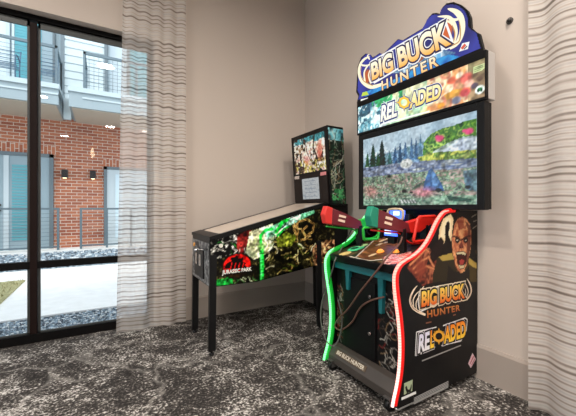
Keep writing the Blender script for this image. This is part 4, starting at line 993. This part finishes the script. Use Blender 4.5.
# ---- RELOADED light box
LZ0, LZ1 = 1.825, 2.062; LV0, LV1 = 1.022, 2.112
lbx = obj('sign_box', MB().box(TU + .002, TU + .10, LV0, LV1, LZ0, LZ1 + .05, .003), mat('sign_grey', (186, 180, 174), .45), arc)
obj('sign_trim', MB().box(TU - .006, TU + .02, LV0 - .002, LV1 + .002, LZ1, LZ1 + .045).box(TU - .004, TU + .02, LV0 - .002, LV1 + .002, LZ0 - .008, LZ0 + .008).box(TU - .004, TU + .02, LV1 - .008, LV1 + .002, LZ0, LZ1).box(TU - .004, TU + .02, LV0 - .002, LV0 + .006, LZ0, LZ1), M_black, lbx)
M_ = lambda Z: (lambda x, y: (lambda p: (p.y, p.z))(on_u(*Z(x, y), TU)))
Za = zoomed(350, 60, 5.2); Zc = zoomed(420, 50, 5.2); Zm = zoomed(340, 0, 3.5875)
ma, mc, mm = M_(Za), M_(Zc), M_(Zm)
ra = Paint(LV1 - .008, LV0 + .006, LZ0 + .008, LZ1, .0055, (214, 220, 210)); full = np.ones(ra.X.shape, bool)
t = (ra.X - LV1) / (LV0 - LV1)
ra.mottle(t < .34, [(120, 190, 200), (236, 244, 244), (190, 224, 226), (70, 140, 160), (246, 250, 248)], 14, 2)
ra.mottle((t >= .30) & (t < .66), [(210, 226, 190), (240, 236, 190), (170, 214, 180), (226, 220, 150)], 9, 3)
ra.mottle((t >= .64), [(236, 196, 140), (226, 146, 90), (246, 226, 184), (200, 120, 96), (190, 150, 110)], 12, 4)
ra.mottle((t < .3) & (ra.noise(22, 31) > .56), [(34, 70, 96), (60, 110, 130), (24, 44, 60)], 20, 32)
ra.mottle((t > .16) & (t < .45) & (ra.Y > 2.0) & (ra.noise(18, 41) > .42), [(40, 150, 90), (100, 200, 130)], 18, 42)
ra.mottle((t > .9), [(150, 140, 100), (110, 90, 70), (190, 160, 120)], 12, 6)
P = [mc(x, y) for x, y in ((125, 235), (180, 205), (225, 200), (260, 190), (262, 215), (200, 235), (140, 262))]; ra.poly(P, (206, 150, 60), .9)
for (x, y, r, c) in ((165, 160, .03, (214, 96, 70)), (240, 145, .038, (208, 92, 84)), (255, 175, .03, (226, 170, 150)), (205, 130, .022, (246, 226, 200)), (235, 220, .034, (190, 70, 80)), (190, 262, .03, (110, 120, 150)), (150, 200, .03, (236, 214, 180)), (110, 290, .026, (230, 150, 50)), (285, 185, .022, (70, 60, 80)), (310, 150, .02, (110, 84, 70))): ra.ell(*mc(x, y), r, r * .8, c, .9, .5)
ra.poly([mc(x, y) for x, y in ((278, 92), (338, 66), (338, 98), (278, 122))], (206, 220, 160))
for k in range(3): ra.line([mc(286, 96 + k * 8), mc(330, 78 + k * 8)], .003, (110, 130, 80))
ra.ell(*mc(312, 206), .028, .026, (226, 236, 226)); ra.ell(*mc(312, 206), .018, .012, (40, 130, 80)); ra.ell(*mc(304, 212), .006, .01, (20, 50, 40)); ra.ell(*mc(320, 208), .006, .01, (20, 50, 40))
NX = (-1, 0, 0)
ra.grain(50, 4, .5)
sgn = obj('sign_face', ra.mesh('sign_face', lambda x, y: np.stack([np.full_like(x, TU - .002), x, y], 1)), M_glow, lbx)
def uq(Z, *pts): return [on_u(*Z(x, y), TU) for x, y in pts]
WB = [(.10, ((250, 250, 250), (250, 250, 250))), (.075, ((24, 44, 110), (24, 44, 110))), (0, ((250, 246, 224), (250, 250, 246)))]
YB = [(.10, ((250, 250, 250), (250, 250, 250))), (.075, ((24, 44, 110), (24, 44, 110))), (0, ((250, 214, 110), (252, 244, 190)))]
letters('lettering', 'REL', uq(Za, (162, 324), (246, 293), (250, 208), (168, 238)), NX, .004, M_litprint, lbx, WB, .04)
letters('lettering', 'ADED', uq(Zm, (251, 390), (364, 351), (364, 298), (255, 334)), NX, .004, M_litprint, lbx, YB, .04)
pu = lambda Z: (lambda p, l: on_u(*Z(*p), TU) + Vector((-.004 - l, 0, 0)))
def em(name, c, s=1.0): return mat(name, (20, 20, 20), .3, emit=c, estr=s * .68)
reticle(pu(Za), 285, 222, 40, em('lit_blue', (60, 90, 160)), 'reticle_print', lbx, .003)
reticle(pu(Za), 285, 222, 34, em('lit_amber', (250, 200, 70)), 'reticle_print', lbx, .005)
ribbons('sign_underline', [(((165, 335), (415, 268)), .012, em('lit_white', (246, 246, 244)), .003)], pu(Za), None, lbx)

# ---- BIG BUCK HUNTER topper
top_px = [(60, 382), (66, 346), (58, 330), (61, 280), (63, 238), (76, 206), (92, 192), (104, 194), (114, 208), (128, 200), (142, 190), (152, 196), (196, 152), (208, 140), (226, 144), (262, 122), (298, 100), (318, 62), (332, 48), (346, 46), (360, 50), (368, 26), (382, 12), (408, 7), (436, 18), (458, 38), (468, 62), (470, 98), (484, 112), (500, 120), (508, 150), (516, 182)]
tpts = [on_u(*Zm(x, y), TU) for x, y in top_px]
tpts[0].z = LZ1 + .045; tpts[-1].z = LZ1 + .045
topper = obj('topper', MB().prism(tpts, (.022, 0, 0)), mat('topper_black', (8, 8, 12), .4, spec=.25), arc)
cen = sum((Vector((p.y, p.z, 0)) for p in tpts), Vector()) / len(tpts)
ys = [p.y for p in tpts]; zs = [p.z for p in tpts]
pt = Paint(max(ys), min(ys), min(zs), max(zs), .0055, (30, 38, 110)); full = np.ones(pt.X.shape, bool)
pt.mottle(full, [(34, 36, 104), (50, 56, 150), (40, 44, 124)], 3, 2)
t = (max(ys) - pt.X) / (max(ys) - min(ys))
pt.mottle(pt.inpoly([mm(*p) for p in ((90, 330), (140, 310), (250, 260), (360, 190), (440, 205), (400, 232), (230, 290), (160, 328), (90, 362))]), [(20, 80, 160), (50, 150, 210), (40, 110, 190), (110, 190, 226)], 10, 5)
pt.mottle(pt.inpoly([mm(*p) for p in ((180, 262), (260, 215), (370, 178), (420, 190), (360, 205), (240, 262))]), [(110, 170, 210), (210, 226, 232), (60, 100, 140), (190, 200, 210)], 18, 6)
pt.ell(*mm(284, 214), .04, .018, (150, 84, 50)); pt.ell(*mm(378, 112), .052, .075, (196, 92, 44), 1, .4); pt.ell(*mm(98, 275), .04, .06, (176, 84, 44), 1, .4)
pin_ = [(cen.x + (p.y - cen.x) * .972, cen.y + (p.z - cen.y) * .94) for p in tpts]
tf = obj('topper_face', pt.mesh('topper_face', lambda x, y: np.stack([np.full_like(x, TU - .002), x, y], 1), pt.inpoly(pin_)), M_glow, topper)
L_cream = em('lit_cream', (252, 240, 208), 1.05); L_tan = em('lit_tan', (200, 150, 80), .9); L_white = em('lit_white', (246, 246, 244)); L_navy = em('lit_navy', (24, 26, 70), .8)
an = []
for P, w in ((((150, 304), (112, 312), (82, 292), (70, 262), (74, 232), (90, 212), (108, 204)), .034), (((92, 296), (88, 262), (100, 238), (118, 222)), .018), (((112, 300), (104, 270), (112, 246)), .014), (((74, 232), (92, 236), (112, 232)), .014), (((108, 214), (100, 200), (108, 196)), .012),
             (((396, 172), (424, 152), (440, 110), (436, 66), (416, 42), (388, 32)), .036), (((408, 160), (418, 120), (410, 84), (390, 62), (352, 60)), .022), (((436, 66), (410, 72), (388, 60)), .016), (((412, 96), (396, 80), (380, 76)), .014)):
    an.append((P, w, L_cream, .001))
for P in (((120, 308), (86, 290), (76, 260), (82, 232)), ((404, 164), (430, 148), (434, 108), (428, 70)), ((410, 150), (414, 120), (404, 90))): an.append((P, .008, L_tan, .0025))
ribbons('antler_print', [a for a in an if a[0][0][0] < 250], pu(Zm), None, topper); ribbons('antler_print', [a for a in an if a[0][0][0] >= 250], pu(Zm), None, topper)
ribbons('logo_banner', [(p, .014, L_white, .0008) for p in (((112, 222), (240, 148)), ((240, 148), (378, 72)), ((378, 72), (410, 164)), ((410, 164), (280, 204)), ((280, 204), (124, 298)), ((124, 298), (112, 222)))], pu(Zm), None, topper)
GB = [(.10, ((246, 246, 246), (246, 246, 246))), (.065, ((40, 30, 70), (40, 30, 70))), (0, ((244, 176, 70), (255, 252, 226)))]
letters('lettering', 'BIG BUCK', uq(Zm, (117, 290), (402, 160), (382, 74), (112, 228)), NX, .004, M_litprint, topper, GB, .04)
letters('lettering', 'HUNTER', uq(Zm, (152, 326), (356, 236), (350, 198), (150, 292)), NX, .004, M_litprint, topper, [(.05, ((50, 40, 60), (50, 40, 60))), (0, ((246, 190, 110), (255, 236, 205)))], .02, 0, 1.28)
sk = MB(); sk.flat([p + Vector((-.004, 0, 0)) for p in uq(Zm, (428, 186), (440, 156), (466, 150), (460, 176))]); obj('sticker', sk, L_white, topper)
ribbons('sticker_print', [(((438, 176), (452, 160)), .02, em('lit_red', (214, 90, 70)), .002), (((446, 178), (458, 166)), .008, L_navy, .002)], pu(Zm), None, topper)
sk = MB(); sk.flat([p + Vector((-.004, 0, 0)) for p in uq(Zm, (78, 346), (104, 340), (98, 328), (82, 332))]); obj('logo_mark', sk, em('lit_lime', (190, 214, 70)), topper)
ribbons('logo_caption', [(((76, 360), (102, 354)), .016, L_white, .001)], pu(Zm), None, topper)

# ================================================================== GUNS
Zg = zoomed(355, 195, 6.4)
def g2(px, py): p = on_v(px, py, GV2); return (p.x, p.z)
def light_gun(name, label, v, mpad, mstock, mbody, du, dzz):
    g = thing(name, label, 'toy gun', (1.66 + du, v, 1.06 + dzz))
    def P(*pts): return [(g2(*q)[0] + du, v, g2(*q)[1] + dzz) for q in pts]
    def ext(pts, t, bev): return MB().prism([(x, v - t / 2, z) for x, _, z in pts], (0, t, 0), bev)
    obj('butt_pad', ext(P((370, 206), (376, 208.5), (375, 228), (369, 226.5), (367, 216)), .052, .006), mpad, g)
    st = obj('stock', ext(P((376, 208.5), (389, 214.5), (402, 221.5), (414, 226.5), (412, 232.5), (400, 232), (375, 228)), .042, .008), mstock, g)
    mk = MB()
    for a in (((383, 216), (390, 218), (389.5, 220.5), (382.5, 218.5)), ((382, 221), (389, 223), (388.5, 225.5), (381.5, 223.5))): mk.prism([(x, v - .0225, z) for x, _, z in P(*a)], (0, -.002, 0))
    obj('stock_mark', mk, mat('mark_cream', (232, 206, 180), .5), st)
    obj('receiver', ext(P((405, 222), (414, 221), (424, 217), (432, 215), (433, 221), (425, 226), (418, 232), (408, 233)), .046, .007), mbody, g)
    obj('trigger_guard', MB().tube(crom(P((404, 231), (405, 239), (412, 243.5), (422, 242), (427, 234), (426, 226)), 5), .007, 7), mbody, g)
    obj('lever', MB().tube(crom(P((371, 230), (385, 231.5), (398, 233), (403, 236), (402, 240)), 5), .006, 7), mbody, g)
    obj('trigger', MB().tube(crom(P((415, 231), (414, 236), (417, 239)), 4), .005, 6), mat('dark_hardware'), g)
    q = P((420, 224), (431, 219)); a, b = Vector(q[0]), Vector(q[1]); d = (b - a).normalized()
    obj('barrel', MB().cyl(b - d * .02, b + d * .06, .016, 14), mat('gun_black', (26, 25, 26), .4), g)
    obj('pump_grip', MB().tube([a, a + d * .02, a + d * .06, b], .022, 10, rfn=lambda t: .016 + .006 * math.sin(math.pi * t)), mbody, g)
    return g
M_maroon = mat('maroon_plastic', (104, 34, 40), .4)
ga = light_gun('light_gun', 'toy shotgun with green body and red butt pad, in the cradle nearer the pinball machine', GV1, mat('red_rubber', (206, 48, 40), .5), M_maroon, mat('green_plastic', (30, 176, 60), .35), -.035, .003)
gb = light_gun('light_gun', 'toy shotgun with red body and teal-green butt pad, under the big screen', GV2, mat('teal_rubber', (16, 128, 100), .5), M_maroon, mat('red_plastic', (200, 36, 28), .35), 0, 0)
M_cable = mat('brown_cable', (96, 66, 56), .5); M_cableg = mat('grey_cable', (78, 80, 74), .5)
# tether cables drop from each gun over the deck edge and down the front
def cab(g, m, pts, r): obj('cable', MB().tube(crom(pts, 8), r, 7), m, g)
def fpt(px, py, u): return tuple(on_u(px, py, u))
cab(gb, M_cable, [(1.70, GV2 + .01, 1.035), fpt(400, 243, 1.62), fpt(388, 256, 1.46), fpt(376, 272, 1.425), fpt(360, 292, 1.43), fpt(348, 309, 1.44), fpt(339, 318, 1.46), fpt(335, 326, 1.485), fpt(341, 330, 1.49), fpt(352, 322, 1.485), fpt(360, 308, 1.485), fpt(370, 301, 1.485), fpt(384, 297, 1.485)], .006)
cab(ga, M_cableg, [(1.62, GV1 + .005, 1.04), fpt(345, 243, 1.60), fpt(336, 258, 1.44), fpt(333, 268, 1.43), fpt(328, 285, 1.44), fpt(322, 302, 1.42), fpt(321, 322, 1.40), fpt(326, 340, 1.41), fpt(334, 346, 1.43), fpt(340, 335, 1.47), fpt(342, 318, 1.485), fpt(338, 300, 1.485)], .005)

# ================================================================== LIGHT, SKY, CAMERA
w = bpy.data.worlds.new('sky'); S.world = w; w.use_nodes = True; nt = w.node_tree
bg = nt.nodes['Background']; bg.inputs['Color'].default_value = rgba((226, 238, 250)); bg.inputs['Strength'].default_value = 1.5
sun = bpy.data.lights.new('sun', 'SUN'); sun.energy = 1.3; sun.angle = math.radians(20); sun.color = (1, .96, .9)
so_ = bpy.data.objects.new('sun', sun); COL.objects.link(so_)
so_.rotation_euler = (math.radians(36), 0, math.radians(-12))
cam = bpy.data.cameras.new('camera'); cam.sensor_width = 36; cam.lens = F / 576 * 36; cam.clip_start = .02
co_ = bpy.data.objects.new('camera', cam); COL.objects.link(co_)
co_.location = (0, 0, H); co_.rotation_euler = (math.radians(90), 0, -math.atan2(SA, CA)); S.camera = co_
S.view_settings.view_transform = 'Standard'; S.view_settings.look = 'None'; S.view_settings.exposure = .68; S.view_settings.gamma = 1
